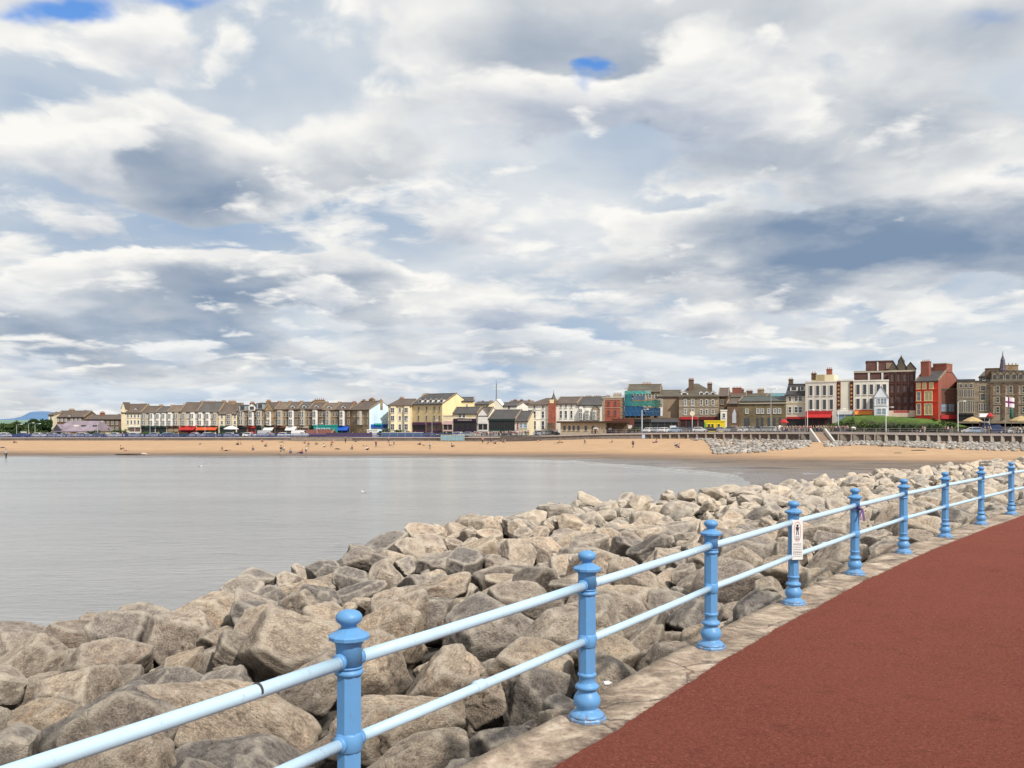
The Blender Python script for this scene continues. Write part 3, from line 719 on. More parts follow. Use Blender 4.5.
# rock armour at the wall foot (too many small stones to count: one mass)
rg = random.Random(21); stuffv = []; stufff = []; nn = 0; tone = []
SM = [make_rock(301+i, 2) for i in range(6)]
def scatter(x0, x1, n, f, r0, r1):
    global nn
    for _ in range(n):
        x = rg.uniform(x0, x1); q = f(x)
        if q is None: continue
        if 811 < x < 824: continue
        y = rg.uniform(q[0], q[1]); Y0 = WY(x)-.8; ext = (y-q[0])/(q[1]-q[0]+1e-6)
        if y < interp(T_BOT, x)+.25: Y = Y0; z = PZ(y, Y0)
        else:
            pb = on_beach(x, y); Y = pb.y; z = pb.z+.12
        r = rg.uniform(r0, r1); me = SM[rg.randrange(6)]; m = len(me.vertices); c_ = np.empty(m*3); me.vertices.foreach_get('co', c_)
        c_ = c_.reshape(-1,3)*np.array((r*1.25, r, r*.85))@np.array(Euler((rg.uniform(-.5,.5), rg.uniform(-.5,.5), rg.uniform(0,6.3))).to_matrix()).T+np.array((PX(x, Y), Y, z))
        fc = np.empty(len(me.polygons)*3, int); me.polygons.foreach_get('vertices', fc)
        stuffv.append(c_); stufff.append(fc.reshape(-1,3)+nn); nn += m; tone.extend([rg.random()]*m)
scatter(706, 812, 620, lambda x: (440.2, interp([(706,440.9),(715,454.5),(760,453),(800,448.5),(812,446.5)], x), 16), .34, .62)
scatter(824, 1080, 900, lambda x: (interp(T_BOT, x)-.6, interp([(824,447.5),(860,445.2),(900,447),(960,450),(1024,452),(1080,455)], x), 12), .34, .62)
scatter(690, 716, 60, lambda x: (439, 441, 4), .25, .4)
V = np.vstack(stuffv); Fc = np.vstack(stufff)
me = bpy.data.meshes.new('rock_armour'); me.vertices.add(len(V)); me.vertices.foreach_set('co', V.ravel()); me.loops.add(Fc.size); me.loops.foreach_set('vertex_index', Fc.ravel())
me.polygons.add(len(Fc)); me.polygons.foreach_set('loop_start', np.arange(0, Fc.size, 3)); me.update(); me.validate()
at = me.attributes.new('tone', 'FLOAT', 'POINT'); at.data.foreach_set('value', tone)
m_, t, b = mat('armour_stone'); an = t.new('ShaderNodeAttribute'); an.attribute_name = 'tone'; tcn = t.new('ShaderNodeTexCoord')
c = t.ramp(an.outputs['Fac'], [(0,(.20,.18,.16)),(.4,(.33,.30,.27)),(.8,(.47,.43,.38)),(1,(.56,.53,.48))]); c = t.mix(t.mr(t.noise(tcn.outputs['Object'], 2.5, 4, .7), .42, .6, .5, 0), c, (.10,.09,.08))
t.lk(c, b.inputs['Base Color']); b.inputs['Roughness'].default_value = .9; me.materials.append(m_)
o = ob('rock_armour', me); tag(o, 'pale broken stones piled along the foot of the sea wall behind the sand', 'stones', kind='stuff')

# odd dark things on the sand
def low_rock(x, y, L, wd, h_, label, cat, m, name):
    p = on_beach(x, y); me = make_rock(int(x), 3); o = ob(name, me, None, p); o.scale = (L, wd, h_); me.materials[0] = m; o.rotation_euler[2] = R(6); tag(o, label, cat)
WEED = plain('weed_dark', (.06,.05,.035), .95, .4, 2)
low_rock(134, 454.9, 3.2, .8, .28, 'low dark weedy rock ledge by the far left waterline', 'rock', WEED, 'rock'); low_rock(144, 454.3, .9, .5, .35, 'pale stone right of the weedy ledge on the far beach', 'rock', plain('pale_stone', (.5,.45,.4), .9), 'rock')
low_rock(920, 450.6, 1.6, .35, .22, 'dark driftwood log lying on the sand at the right', 'driftwood', WEED, 'driftwood'); low_rock(897.6, 453.2, .8, .3, .18, 'small dark driftwood piece on the sand below the steps', 'driftwood', WEED, 'driftwood')
low_rock(560, 442.9, 1.3, .5, .35, 'dark heap of belongings on the sand below the pavilion', 'bag', WEED, 'bag')
# ------------------------------------------------------------ town: building kit
def wallmat(name, c, rough=.88, var=.16, scale=.5): return plain(name, c, rough, var, scale, streak=True)
def brickmat(name, c, mort=(.30,.27,.23), sc=1.0, var=.25):
    if name in MATS: return MATS[name]
    m_, t, b = mat(name); tcn = t.new('ShaderNodeTexCoord'); ov = tcn.outputs['Object']
    s = t.new('ShaderNodeSeparateXYZ'); t.lk(ov, s.inputs[0]); q = t.comb(t.m('ADD', s.outputs[0], s.outputs[1]), s.outputs[2], 0)
    br = t.new('ShaderNodeTexBrick'); t.lk(q, br.inputs['Vector']); br.inputs['Scale'].default_value = sc
    br.inputs['Color1'].default_value = tuple(x*1.2 for x in c)+(1,); br.inputs['Color2'].default_value = tuple(x*.75 for x in c)+(1,); br.inputs['Mortar'].default_value = mort+(1,)
    br.inputs['Mortar Size'].default_value = .03; br.inputs['Brick Width'].default_value = .7; br.inputs['Row Height'].default_value = .32
    n = t.noise(ov, .45, 6, .65); f = t.mr(n, .3, .7, 1-var, 1+var); v = t.new('ShaderNodeVectorMath', operation='SCALE'); t.lk(br.outputs[0], v.inputs[0]); t.lk(f, v.inputs['Scale'])
    t.lk(v.outputs[0], b.inputs['Base Color']); b.inputs['Roughness'].default_value = .9; return m_
def slatemat(name, c):
    if name in MATS: return MATS[name]
    m_, t, b = mat(name); tcn = t.new('ShaderNodeTexCoord'); ov = tcn.outputs['Object']
    n = t.noise(ov, .35, 6, .7); n2 = t.noise(t.mapping(ov, scale=(2.5,2.5,4)), 1.5, 3, .7)
    cc = t.mix(t.mr(n, .3, .7, 0, 1), tuple(x*.7 for x in c), tuple(x*1.3 for x in c)); cc = t.mix(t.mr(n2, .4, .65, 0, .35), cc, tuple(x*.55 for x in c))
    t.lk(cc, b.inputs['Base Color']); b.inputs['Roughness'].default_value = .7; return m_
CREAM = wallmat('cream_render', (.74,.64,.44)); WHITE2 = wallmat('white_render', (.80,.76,.67)); YEL = wallmat('yellow_render', (.66,.52,.29)); YEL2 = wallmat('yellow_gable', (.84,.68,.38))
ICE = wallmat('ice_blue_render', (.62,.78,.88)); STN = brickmat('sandstone', (.34,.235,.135), (.20,.15,.09), .8); STND = brickmat('dark_stone', (.155,.098,.062), (.10,.07,.05), .8)
GREYST = brickmat('grey_stone', (.31,.25,.175), (.19,.155,.115), .7); BUFF = wallmat('buff_stone', (.46,.36,.25)); RBR = brickmat('red_brick', (.36,.085,.05), (.25,.14,.1)); DBR = brickmat('dark_red_brick', (.13,.055,.045), (.12,.08,.07))
REDP = wallmat('red_paint', (.62,.055,.03)); FLANK = wallmat('brick_flank', (.28,.10,.07)); BRN = wallmat('brown_flank', (.13,.065,.048)); TANF = wallmat('tan_flank', (.30,.22,.15))
SLB = slatemat('brown_slate', (.120,.088,.068)); SLB2 = slatemat('tan_slate', (.17,.125,.09)); SLB3 = slatemat('dull_slate', (.10,.088,.08)); SLG = slatemat('grey_slate', (.078,.072,.070)); SLP = slatemat('purple_slate', (.27,.215,.25)); SLD = slatemat('dark_slate', (.060,.058,.060)); SLT = slatemat('olive_slate', (.105,.088,.062))
GLASS = plain('window_glass', (.035,.040,.048), .12, .3, .4, spec=.8); GLASSL = plain('net_curtain_glass', (.20,.22,.24), .2, .5, .5, spec=.6); GLASSB = plain('blue_glass', (.22,.30,.40), .2, .2, .5, spec=.7)
TRIM = plain('white_trim', (.72,.70,.66), .6, .08); TRIMD = plain('stone_trim', (.42,.37,.29), .8, .15); TRIMY = plain('pale_yellow_trim', (.78,.68,.42), .6, .1)
BLK = plain('shop_dark', (.028,.027,.030), .5); FRED = plain('fascia_red', (.42,.03,.03), .6); FPUR = plain('fascia_purple', (.095,.035,.085), .6); FBLU = plain('fascia_blue', (.02,.10,.45), .5); FTEAL = plain('fascia_teal', (.02,.28,.26), .5); FGRN = plain('fascia_green', (.02,.06,.05), .5)
FBRN = plain('fascia_brown', (.12,.05,.03), .6); FORG = plain('fascia_orange', (.60,.10,.03), .6); FWH = plain('fascia_white', (.70,.68,.64), .5); POTS = plain('clay_pot', (.34,.17,.10), .8)
_wm = {}; WJ = []
def win_mesh(w_, h, fr, pn, style):
    key = (round(w_, 1), round(h, 1), fr.name, pn.name, style)
    if key in _wm: return _wm[key]
    w_, h = key[0], key[1]; mb = MB(); t = .13 if style != 'thin' else .07
    mb.box(-w_/2-t, -w_/2, -.10, 0, -t, h+t); mb.box(w_/2, w_/2+t, -.10, 0, -t, h+t); mb.box(-w_/2, w_/2, -.10, 0, h, h+t); mb.box(-w_/2-t*1.3, w_/2+t*1.3, -.16, 0, -t-.06, 0)
    if style != 'plain':
        mb.box(-w_/2, w_/2, -.07, 0, h*.48, h*.48+.07)
        if w_ > 1.3: mb.box(-.04, .04, -.065, 0, 0, h*.48)
    a = mb.mesh('window', fr); b = MB().box(-w_/2, w_/2, -.03, 0, 0, h).mesh('pane', pn)
    _wm[key] = (a, b); return a, b
class House:
    """front elevation from pixel x0 (distance Y0) to x1 (distance Y1); base row yb"""
    def __init__(s, name, label, cat, x0, x1, Y0, Y1, yb, wall, D=10.0, group=None):
        A = Vector((PX(x0, Y0), Y0, 0)); B = Vector((PX(x1, Y1), Y1, 0)); s.x0, s.x1, s.Y0, s.Y1 = x0, x1, Y0, Y1
        s.Ym = (Y0+Y1)/2; s.z0 = PZ(yb, s.Ym); A.z = s.z0; B.z = s.z0; d = B-A; s.W = d.length; s.D = D; s.wall = wall
        s.root = empty(name, A, math.atan2(d.y, d.x), label, cat, group)
    def X(s, x):     # pixel column -> metres along the front
        f = (x-s.x0)/(s.x1-s.x0); return f*s.W
    def Z(s, y, dd=0): return PZ(y, s.Ym+dd)-s.z0
    def M(s, px): return px*s.Ym/F
    def body(s, ye, D=None, mats=None, name='wall', below=1.2):
        D = D or s.D; MB().box(0, s.W, 0, D, -below, s.Z(ye)).build(name, mats or s.wall, s.root); s.ze = s.Z(ye); return s
    def gable(s, ye, yr, roof, D=None, over=.25, gable_mat=None):
        """walls with gable ends, ridge parallel to the front"""
        D = D or s.D; ze = s.Z(ye); zr = s.Z(yr, D/2); W = s.W; s.ze = ze; s.zr = zr
        mb = MB(); g = 1 if gable_mat else 0
        mb.add([(0,0,-1.2),(W,0,-1.2),(W,D,-1.2),(0,D,-1.2),(0,0,ze),(W,0,ze),(W,D,ze),(0,D,ze),(0,D/2,zr),(W,D/2,zr)], [(0,1,5,4),(2,3,7,6)])
        mb.add([(0,0,-1.2),(0,D,-1.2),(0,D,ze),(0,D/2,zr),(0,0,ze)], [(0,4,3,2,1)], g); mb.add([(W,0,-1.2),(W,D,-1.2),(W,D,ze),(W,D/2,zr),(W,0,ze)], [(0,1,2,3,4)], g)
        mb.build('wall', [s.wall, gable_mat] if gable_mat else s.wall, s.root)
        sl = (zr-ze)/(D/2); e = .30; mb = MB(); o = .12
        for sg in (0, 1):
            f = (lambda y: y) if sg == 0 else (lambda y: D-y)
            vs = [(-over*.3,f(-e),ze-e*sl+.03),(W+over*.3,f(-e),ze-e*sl+.03),(W+over*.3,f(D/2),zr+.03),(-over*.3,f(D/2),zr+.03)]
            vs += [(a,b,c+o) for a,b,c in vs]
            mb.add(vs, [(0,1,2,3),(4,5,6,7),(0,1,5,4),(1,2,6,5),(2,3,7,6),(3,0,4,7)])
        mb.box(-.05, W+.05, D/2-.12, D/2+.12, zr+.10, zr+.24)
        s.roof = mb.build('roof', roof, s.root); s.ridge_y = D/2
        pv = MB()
        for xx in (0.0, W):
            pv.add([(xx-.14,-.2,ze-.2*sl-.1),(xx+.14,-.2,ze-.2*sl-.1),(xx+.14,D/2,zr-.1),(xx-.14,D/2,zr-.1),(xx-.14,-.2,ze-.2*sl+.34),(xx+.14,-.2,ze-.2*sl+.34),(xx+.14,D/2,zr+.38),(xx-.14,D/2,zr+.38)], [(0,1,5,4),(4,5,6,7),(0,4,7,3),(1,2,6,5),(2,3,7,6)])
        pv.build('verge', plain('verge_stone', (.26,.20,.14), .9, .3, 1), s.roof)
        MB().box(0, W, -.36, -.24, ze-e*sl-.12, ze-e*sl+.02).build('gutter', BLK, s.root)
        return s
    def hip(s, ye, yr, roof, xl=None, xr=None, D=None, over=.35):
        D = D or s.D; ze = s.Z(ye); zr = s.Z(yr, D/2); W = s.W; s.body(ye, D); s.ze = ze; s.zr = zr
        a = s.X(xl) if xl is not None else min(D/2, W*.3); b = s.X(xr) if xr is not None else W-min(D/2, W*.3); o = over
        mb = MB(); mb.add([(-o,-o,ze),(W+o,-o,ze),(W+o,D+o,ze),(-o,D+o,ze),(a,D/2,zr),(b,D/2,zr)], [(0,1,5,4),(1,2,5),(2,3,4,5),(3,0,4),(0,3,2,1)])
        mb.box(-o, W+o, -o-.1, -o+.02, ze-.2, ze+.06)
        s.roof = mb.build('roof', roof, s.root); s.ridge_y = D/2; return s
    def flat(s, ye, D=None, roof=None, par=.35):
        D = D or s.D; s.body(ye, D); z = s.ze; W = s.W; mb = MB()
        mb.box(-.1, W+.1, -.12, .25, z, z+par); mb.box(-.1, W+.1, D-.25, D+.1, z, z+par); mb.box(-.1, .25, .25, D-.25, z, z+par); mb.box(W-.25, W+.1, .25, D-.25, z, z+par); mb.box(.25, W-.25, .25, D-.25, z, z+.08)
        s.roof = mb.build('roof', roof or s.wall, s.root); s.zr = z; s.ridge_y = D/2; return s
    def mansard(s, ye, yt, roof, D=None, inset=1.6):
        D = D or s.D; s.body(ye, D); z = s.ze; zt = s.Z(yt, inset); W = s.W
        mb = MB(); mb.frustum(-.15, W+.15, -.15, D+.15, z+.01, .3, W-.3, inset, D-inset, zt); mb.box(-.35, W+.35, -.38, -.15, z-.25, z+.12); mb.box(.2, W-.2, inset-.1, D-inset+.1, zt, zt+.15)
        s.roof = mb.build('roof', roof, s.root); s.zr = zt; s.ridge_y = inset+1; return s
    def chimney(s, xc, yt, wpx, yb=None, mat_=None, dd=None, pots=4, deep=1.0):
        dd = s.ridge_y if dd is None else dd; x = s.X(xc); w_ = s.M(wpx)/2; zt = s.Z(yt, dd); zb_ = s.Z(yb, dd) if yb else s.ze
        mb = MB(); mb.box(x-w_, x+w_, dd-deep/2, dd+deep/2, zb_, zt-.55); mb.box(x-w_-.1, x+w_+.1, dd-deep/2-.1, dd+deep/2+.1, zt-.55, zt-.38)
        c = mb.build('chimney', mat_ or STN, s.roof); mb = MB()
        for k in range(pots):
            mb.lathe([(.16,0),(.12,.1),(.12,.42),(.15,.45)], 7, c=(x+(k-(pots-1)/2)*(2*w_/max(pots, 1)), dd, zt-.38), smooth=False)
        mb.build('chimney_pots', POTS, c); return s
    def windows(s, xs, rows, wpx, fr=None, pn=None, style='sash', y=0.0):
        fr = fr or TRIM; pn = pn or GLASS
        for y0, y1 in rows:
            for x in xs:
                h = s.Z(y0)-s.Z(y1); a, b = win_mesh(s.M(wpx), h, fr, pn, style)
                o = ob('window', a, s.root, (s.X(x), y, s.Z(y1))); ob('pane', b, o)
        return s
    def bay(s, xc, wpx, y0, y1, rows, mat_=None, dep=.9, fr=None, pn=None, roof=None, nwin=2):
        x = s.X(xc); w_ = s.M(wpx)/2; mb = MB(); c = min(.5, w_*.45); z0, z1 = s.Z(y1), s.Z(y0)
        vs = [(x-w_,0,0),(x-w_+c,-dep,0),(x+w_-c,-dep,0),(x+w_,0,0)]
        mb.add([(a,b,z0) for a,b,_ in vs]+[(a,b,z1) for a,b,_ in vs], [(0,1,5,4),(1,2,6,5),(2,3,7,6),(3,2,1,0),(4,5,6,7)])
        b_ = mb.build('bay', mat_ or TRIM, s.root)
        if roof:
            mb = MB(); mb.add([(x-w_-.1,0,z1),(x-w_+c,-dep-.12,z1),(x+w_-c,-dep-.12,z1),(x+w_+.1,0,z1),(x,0,z1+.8)], [(0,1,4),(1,2,4),(2,3,4),(0,3,2,1)]); mb.build('bay_roof', roof, b_)
        fr = fr or TRIM; pn = pn or GLASS; span = 2*(w_-c); ww = max(.5, span/nwin-.22)
        for r0, r1 in rows:
            for k in range(nwin):
                a, p = win_mesh(ww, s.Z(r0)-s.Z(r1), fr, pn, 'thin'); o = ob('window', a, b_, (x-span/2+(k+.5)*span/nwin, -dep, s.Z(r1)))
                WJ.append((o, b_, s.root, p))
        return s
    def dormer(s, xc, wpx, y0, y1, mat_=None, dep=1.8, front=.6, kind='gable', pn=None, roof=None):
        x = s.X(xc); w_ = s.M(wpx)/2; zb_, zt = s.Z(y1, front), s.Z(y0, front); h = zt-zb_; ev = zb_+h*(.62 if kind == 'gable' else .9)
        mb = MB(); mb.add([(x-w_,front,zb_),(x+w_,front,zb_),(x+w_,front,ev),(x,front,zt if kind == 'gable' else ev),(x-w_,front,ev),(x-w_,front+dep,zb_),(x+w_,front+dep,zb_),(x+w_,front+dep,ev),(x,front+dep,zt if kind == 'gable' else ev),(x-w_,front+dep,ev)],
            [(0,1,2,3,4),(0,4,9,5),(1,6,7,2),(5,9,8,7,6)])
        d = mb.build('dormer', mat_ or TRIM, s.root); mb = MB(); o = .12
        if kind == 'gable':
            mb.add([(x-w_-o,front-o,ev-.05),(x,front-o,zt+.06),(x+w_+o,front-o,ev-.05),(x-w_-o,front+dep,ev-.05),(x,front+dep,zt+.06),(x+w_+o,front+dep,ev-.05)], [(0,1,4,3),(1,2,5,4)])
        else: mb.box(x-w_-o, x+w_+o, front-o, front+dep, ev, ev+.14)
        mb.build('dormer_roof', roof or SLD, d)
        pw = w_*.6; MB().box(x-pw, x+pw, front-.04, front, zb_+h*.12, zb_+h*(.58 if kind == 'gable' else .8)).build('pane', pn or GLASS, d)
        return s
    def shop(s, xa, xb, y0, y1, fas, yf=None, glass=None, proj=.35, awn=None, sign=None, stall=None):
        """a shopfront: fascia board, glazed front with mullions, optional awning"""
        a, b = s.X(xa)+.1, s.X(xb)-.1; zt, zb_ = s.Z(y0), s.Z(y1); zf = s.Z(yf) if yf else zt-(zt-zb_)*.28
        MB().box(a, b, -proj, 0, zf, zt).build('fascia', fas, s.root)
        mb = MB(); mb.box(a, b, -.08, 0, zb_-.6, zf-.005); g = mb.build('shop_window', glass or BLK, s.root)
        mb = MB(); n = max(2, int((b-a)/1.6)); 
        for k in range(n+1):
            xx = lerp(a, b, k/n); mb.box(xx-.06, xx+.06, -.16, -.08, zb_-.6, zf-.01)
        mb.box(a, b, -.14, -.08, zb_, zb_+.45); mb.build('shop_frame', stall or fas, g)
        if awn:
            mb = MB(); mb.add([(a,-proj-.01,zf+.2),(b,-proj-.01,zf+.2),(b,-proj-1.5,zf-.55),(a,-proj-1.5,zf-.55),(a,-proj-1.5,zf-.8),(b,-proj-1.5,zf-.8)], [(0,1,2,3),(3,2,5,4)]); mb.build('awning', awn, s.root)
        if sign:
            mb = MB(); rg_ = random.Random(int(xa)); xx = a+(b-a)*.2
            while xx < b-(b-a)*.2: ww = rg_.uniform(.15, .4); mb.box(xx, xx+ww, -proj-.02, -proj, lerp(zf, zt, .3), lerp(zf, zt, .7)); xx += ww+.14
            mb.build('sign_lettering', sign, s.root)
        return s
    def band(s, y, hpx=.5, m=None, proj=.12, name='string_course'):
        z = s.Z(y); MB().box(0, s.W, -proj, 0, z, z+s.M(hpx)).build(name, m or TRIM, s.root); return s
    def front_gable(s, xa, xb, ye, ya, yb, m, dep=.5, roof=None, name='gable_front', D=4):
        a, b = s.X(xa), s.X(xb); z0, ze, za = s.Z(yb), s.Z(ye), s.Z(ya); c = (a+b)/2
        mb = MB(); mb.add([(a,-dep,z0),(b,-dep,z0),(b,-dep,ze),(c,-dep,za),(a,-dep,ze),(a,D,z0),(b,D,z0),(b,D,ze),(c,D,za),(a,D,ze)], [(0,1,2,3,4),(0,4,9,5),(1,6,7,2)])
        g = mb.build(name, m, s.root)
        mb = MB(); o = .15; mb.add([(a-o,-dep-o,ze-.05),(c,-dep-o,za+.1),(b+o,-dep-o,ze-.05),(a-o,D,ze-.05),(c,D,za+.1),(b+o,D,ze-.05)], [(0,1,4,3),(1,2,5,4)]); mb.build('gable_roof', roof or SLB, g); return s
def BY(x, d=20): return WY(x)+d
# ------------------------------------------------------------ the seafront, left to right
def H(name, label, cat, x0, x1, yb, wall, D=10, d=22, dY=0, group=None, Y=None):
    Y0 = Y if Y else BY(x0, d); Y1 = (Y if Y else BY(x1, d))-dY
    return House(name, label, cat, x0, x1, Y0, Y1, yb, wall, D, group)
# far left houses
h = H('terraced_house', 'dark brown terraced block behind the purple slate roofed hall, far left of the town', 'houses', 54, 84, 434.5, STND, d=52).gable(417, 411.2, SLB)
h.chimney(64, 408.6, 5, mat_=STN).chimney(78, 410.3, 3.5).windows([58,62,66,72,76,80], [(418.5,421)], 1.6, pn=GLASSL); h.dormer(69, 5, 415, 418.5, front=.3)
h = H('terraced_house', 'narrow pale end house standing at the edge of the dark trees', 'house', 48.5, 54, 434, CREAM, d=50).gable(415, 412.6, SLB).windows([51], [(416,419),(421,424),(427,430)], 1.6)
h = H('terraced_house', 'dark grey terrace with a white-edged gable chimney between purple roofed hall and white corner house', 'houses', 86, 121, 433.5, STND, d=48).gable(419.3, 415.2, SLB)
h.chimney(87.5, 414.5, 1.8, mat_=TRIM, pots=2).chimney(95, 411.6, 4, mat_=FLANK).chimney(112, 414, 3).windows([90,94.5,99,103.5,108,112.5,117], [(421.5,424.5),(427,430)], 1.9, pn=GLASSL, fr=TRIMD)
h = H('hall', 'low pavilion with a broad purple-grey slate roof and orange walls', 'hall', 53.5, 93.5, 437, CREAM, d=14, D=12).hip(431.2, 420.8, SLP, xl=58, xr=91)
h.windows([60,65], [(433,436)], 2.6); h.shop(67, 91, 431.6, 436.6, plain('orange_fascia', (.55,.22,.08), .7), yf=433, glass=plain('hall_glass', (.36,.28,.2), .5), proj=.15)
for x in (71.5, 79, 90.5):
    z = h.Z(426.5, 3.2); MB().box(h.X(x)-.7, h.X(x)+.7, 2.4, 3.8, z, z+.5).build('skylight', TRIM if x < 75 else GLASS, h.roof)
h.front_gable(54, 61, 429, 424.5, 436, GLASS, dep=.25, roof=SLP, D=5)
# white gabled corner and the pale terraces
h = H('corner_house', 'cream white corner house with a steep pointed gable at the left of the pale terrace', 'house', 121.5, 141, 433.5, CREAM, d=24).gable(412.5, 404.5, SLB)
h.front_gable(121.5, 125.5, 409, 402.3, 433, CREAM, dep=.15); h.chimney(136, 403.6, 8, pots=6).dormer(134, 3.6, 408, 411.5, front=1.2).windows([128,131.5,135,138.5], [(414.3,417.5),(420.5,424)], 1.5).windows([123.5],[(411,414),(417,420),(423,426)], 1.3)
h.shop(129, 141, 426, 433, FWH, yf=427.3, glass=plain('shop_brown', (.16,.10,.08), .4))
TERW = wallmat('aged_white', (.60,.55,.46), var=.3); TERC = wallmat('aged_cream', (.52,.44,.32), var=.3); TERB = wallmat('aged_beige', (.44,.36,.26), var=.3)
TER = 'pale bay-windowed terraced houses along the front'
tspec = [(141,155.5,406.5,412.8,FGRN,None,'with dark green shopfront, first right of the pointed gable'),(155.5,167,406.8,412.6,FGRN,None,'with a dark shop and the dark square chimney on its right edge'),
         (167,180,405.8,411.8,FBRN,None,'above a tan shop wall'),(180,197,402.8,411.6,FRED,FRED,'with a pink and red shopfront under the long chimney stack'),(197,219,402.2,411.8,BLK,FORG,'with an orange red shopfront')]
for i, (a, b, yr, ye, fas, aw, lab) in enumerate(tspec):
    h = H('terraced_house', 'cream bay-fronted terrace '+lab, 'house', a, b, 433.5, [TERW, TERC, TERB][i % 3], d=24, group=TER).gable(ye, yr, [SLB, SLB3, SLB2][i % 3])
    n = max(1, round((b-a)/7.5)); 
    for k in range(n):
        xc = a+(b-a)*(k+.5)/n; h.bay(xc, 5.0, ye+.7, 426, [(414.2,418),(420.6,424.8)], mat_=TRIM if (k+i) % 3 else TRIMD, nwin=2, dep=.8)
        h.windows([xc-3.4], [(414.4,417.6),(421,424.4)], 1.0)
    h.band(419, .5, TRIMD); h.chimney(b-1.5, yr-1.8, 4.5, pots=5)
    h.shop(a+.5, b-.5, 425.8, 433, fas, glass=BLK if i != 2 else TANF, awn=aw)
h.chimney(203, 400.9, 15, pots=8)
# the brown stone run
h = H('terraced_house', 'pale fronted house with a brown hipped roof and a white tent-like canopy before it', 'house', 219, 237, 433.5, CREAM, d=24).gable(413.4, 403.5, SLB)
h.chimney(226, 400.2, 7.5, pots=5).bay(229.5, 6, 413.5, 425, [(414.8,418.5),(420.5,424.5)], mat_=TRIMD, nwin=2, roof=SLB).windows([222,235], [(415,418),(421,424.3)], 1.7).band(413.6, .6).shop(220, 236, 426, 433, FGRN)
BT = 'brown stone terraced houses with white bays'
bspec = [(237,247.5,405.5,410.8,'g','blue grey boxed dormers'),(247.5,256,404.5,411,'w','a white-edged gable dormer'),(256,264,403.5,409.5,'g','a wide pale dormer under a tall chimney'),(264,275,402.8,410.5,'n','a broad stone gable'),
         (275,286,402.6,409.2,'r','a brown chimney block and red door'),(286,297.5,402.5,409.2,'s','two small rooflights and dim bays'),(297.5,309,402.5,409,'s','bright white double bay'),(309,322,402.2,409,'s','the long flat chimney stack on its ridge'),(322,335,403.5,409.8,'s','a white-capped bay left of the blue hoarding'),(335,350,403,409.5,'s','narrow reddish bays above the blue hoarding')]
for i, (a, b, yr, ye, kd, lab) in enumerate(bspec):
    h = H('terraced_house', 'brown stone terraced house with '+lab, 'house', a, b, 433.5, [STN, STND][i % 2], d=24, group=BT).gable(ye, yr, [SLB2, SLB, SLB3, SLB][i % 4])
    c = (a+b)/2
    if kd == 'g': h.dormer(c, 7, yr-.6, ye-.2, kind='flat', mat_=plain('lead_grey', (.32,.36,.37), .7), front=.1)
    if kd == 'w': h.dormer(c, 7, yr-1, ye-.4, mat_=TRIM, front=.1)
    if kd == 'n': h.front_gable(a+1, b-1, ye+.3, yr-.3, 425, STN, dep=.3)
    if kd == 's': h.dormer(c, 4, ye-4.2, ye-1.2, front=.8)
    bm_ = [TRIMD, TRIM][i % 2] if kd != 'r' else TRIMD
    h.bay(c-.5, 5.6, ye+1.2, 425.6, [(411.6,417),(419.4,424.6)], mat_=bm_ if kd != 'n' else TRIM, nwin=2, dep=.9, roof=SLB if kd in 's' else None)
    h.windows([a+1.5, b-1.4], [(412,416.4),(419.8,424)], 1.15, fr=TRIMD)
    h.chimney(b-1.0 if i not in (7,) else c-2, yr-(3.6 if i in (0,2,7) else 1.6), 4.2 if i not in (7,) else 10.5, pots=5, mat_=STN if i % 3 else FLANK)
    h.shop(a+.4, b-.4, 426.2, 433.2, [BLK, FRED, FGRN, BLK, FBRN, FWH, TRIMD, FGRN, FTEAL, FBLU][i], awn=[None, None, None, FWH, None, FWH, None, None, None, FBLU][i])
# end of the terrace: the ice blue gable faces us
Yc = BY(369, 20)
h = House('end_house', 'brown stone end-of-terrace house whose blank gable end is painted ice blue', 'house', 350, 369.3, Yc+6.0, Yc, 433.5, STN, 10.2); h.gable(409.6, 401.6, SLB, gable_mat=ICE)
h.windows([354,358.5,363,367], [(412,416.5),(419.5,424)], 1.7, fr=TRIMD).chimney(352, 399.5, 5, pots=5).chimney(360, 398, 6, pots=5).chimney(369, 399.4, 1.8, pots=2)
h.bay(361, 5, 411, 425, [(412,416.5),(419.4,424)], mat_=TRIMD)
MB().box(h.W+.01, h.W+.5, .6, 9.8, h.Z(427.5), h.Z(424.3)).build('fascia', FBLU, h.root)
MB().box(h.W+.5, h.W+.9, 1.5, 4.5, h.Z(425.2), h.Z(423.4)).build('sign_board', FTEAL, h.root)
# cream and yellow hotels
h = H('hotel', 'cream three-storey hotel with brown hipped roof between the ice blue gable and the yellow hotel', 'hotel', 388, 411.5, 433, CREAM, d=22).hip(405.4, 398.6, SLB, xl=395, xr=411)
for xc in (393.5, 407): h.bay(xc, 6.5, 406.4, 432, [(408,412.4),(416,420.4),(424,429.5)], mat_=CREAM, nwin=2, fr=TRIM)
h.windows([400], [(408.2,412),(416.2,420)], 1.8).chimney(397, 397, 4, mat_=STN).windows([400],[(424.5,429.5)],2.2)
Yc = BY(442, 17)
h = House('hotel', 'yellow hotel with a row of white gabled dormers and a big blank yellow gable end', 'hotel', 411.5, 442.3, Yc+8.5, Yc, 432, YEL, 13.0); h.gable(404.2, 394.2, SLG, gable_mat=YEL2)
for k in range(5): h.dormer(419+k*5.3, 4.3, 397.5, 403.0, front=.6, dep=2.5)
h.windows([419,427,434.5,440], [(407,411)], 1.7, fr=TRIMD).windows([419,427,434.5,440], [(416,420)], 1.7, fr=TRIMD).band(405.2, .4, TRIM)
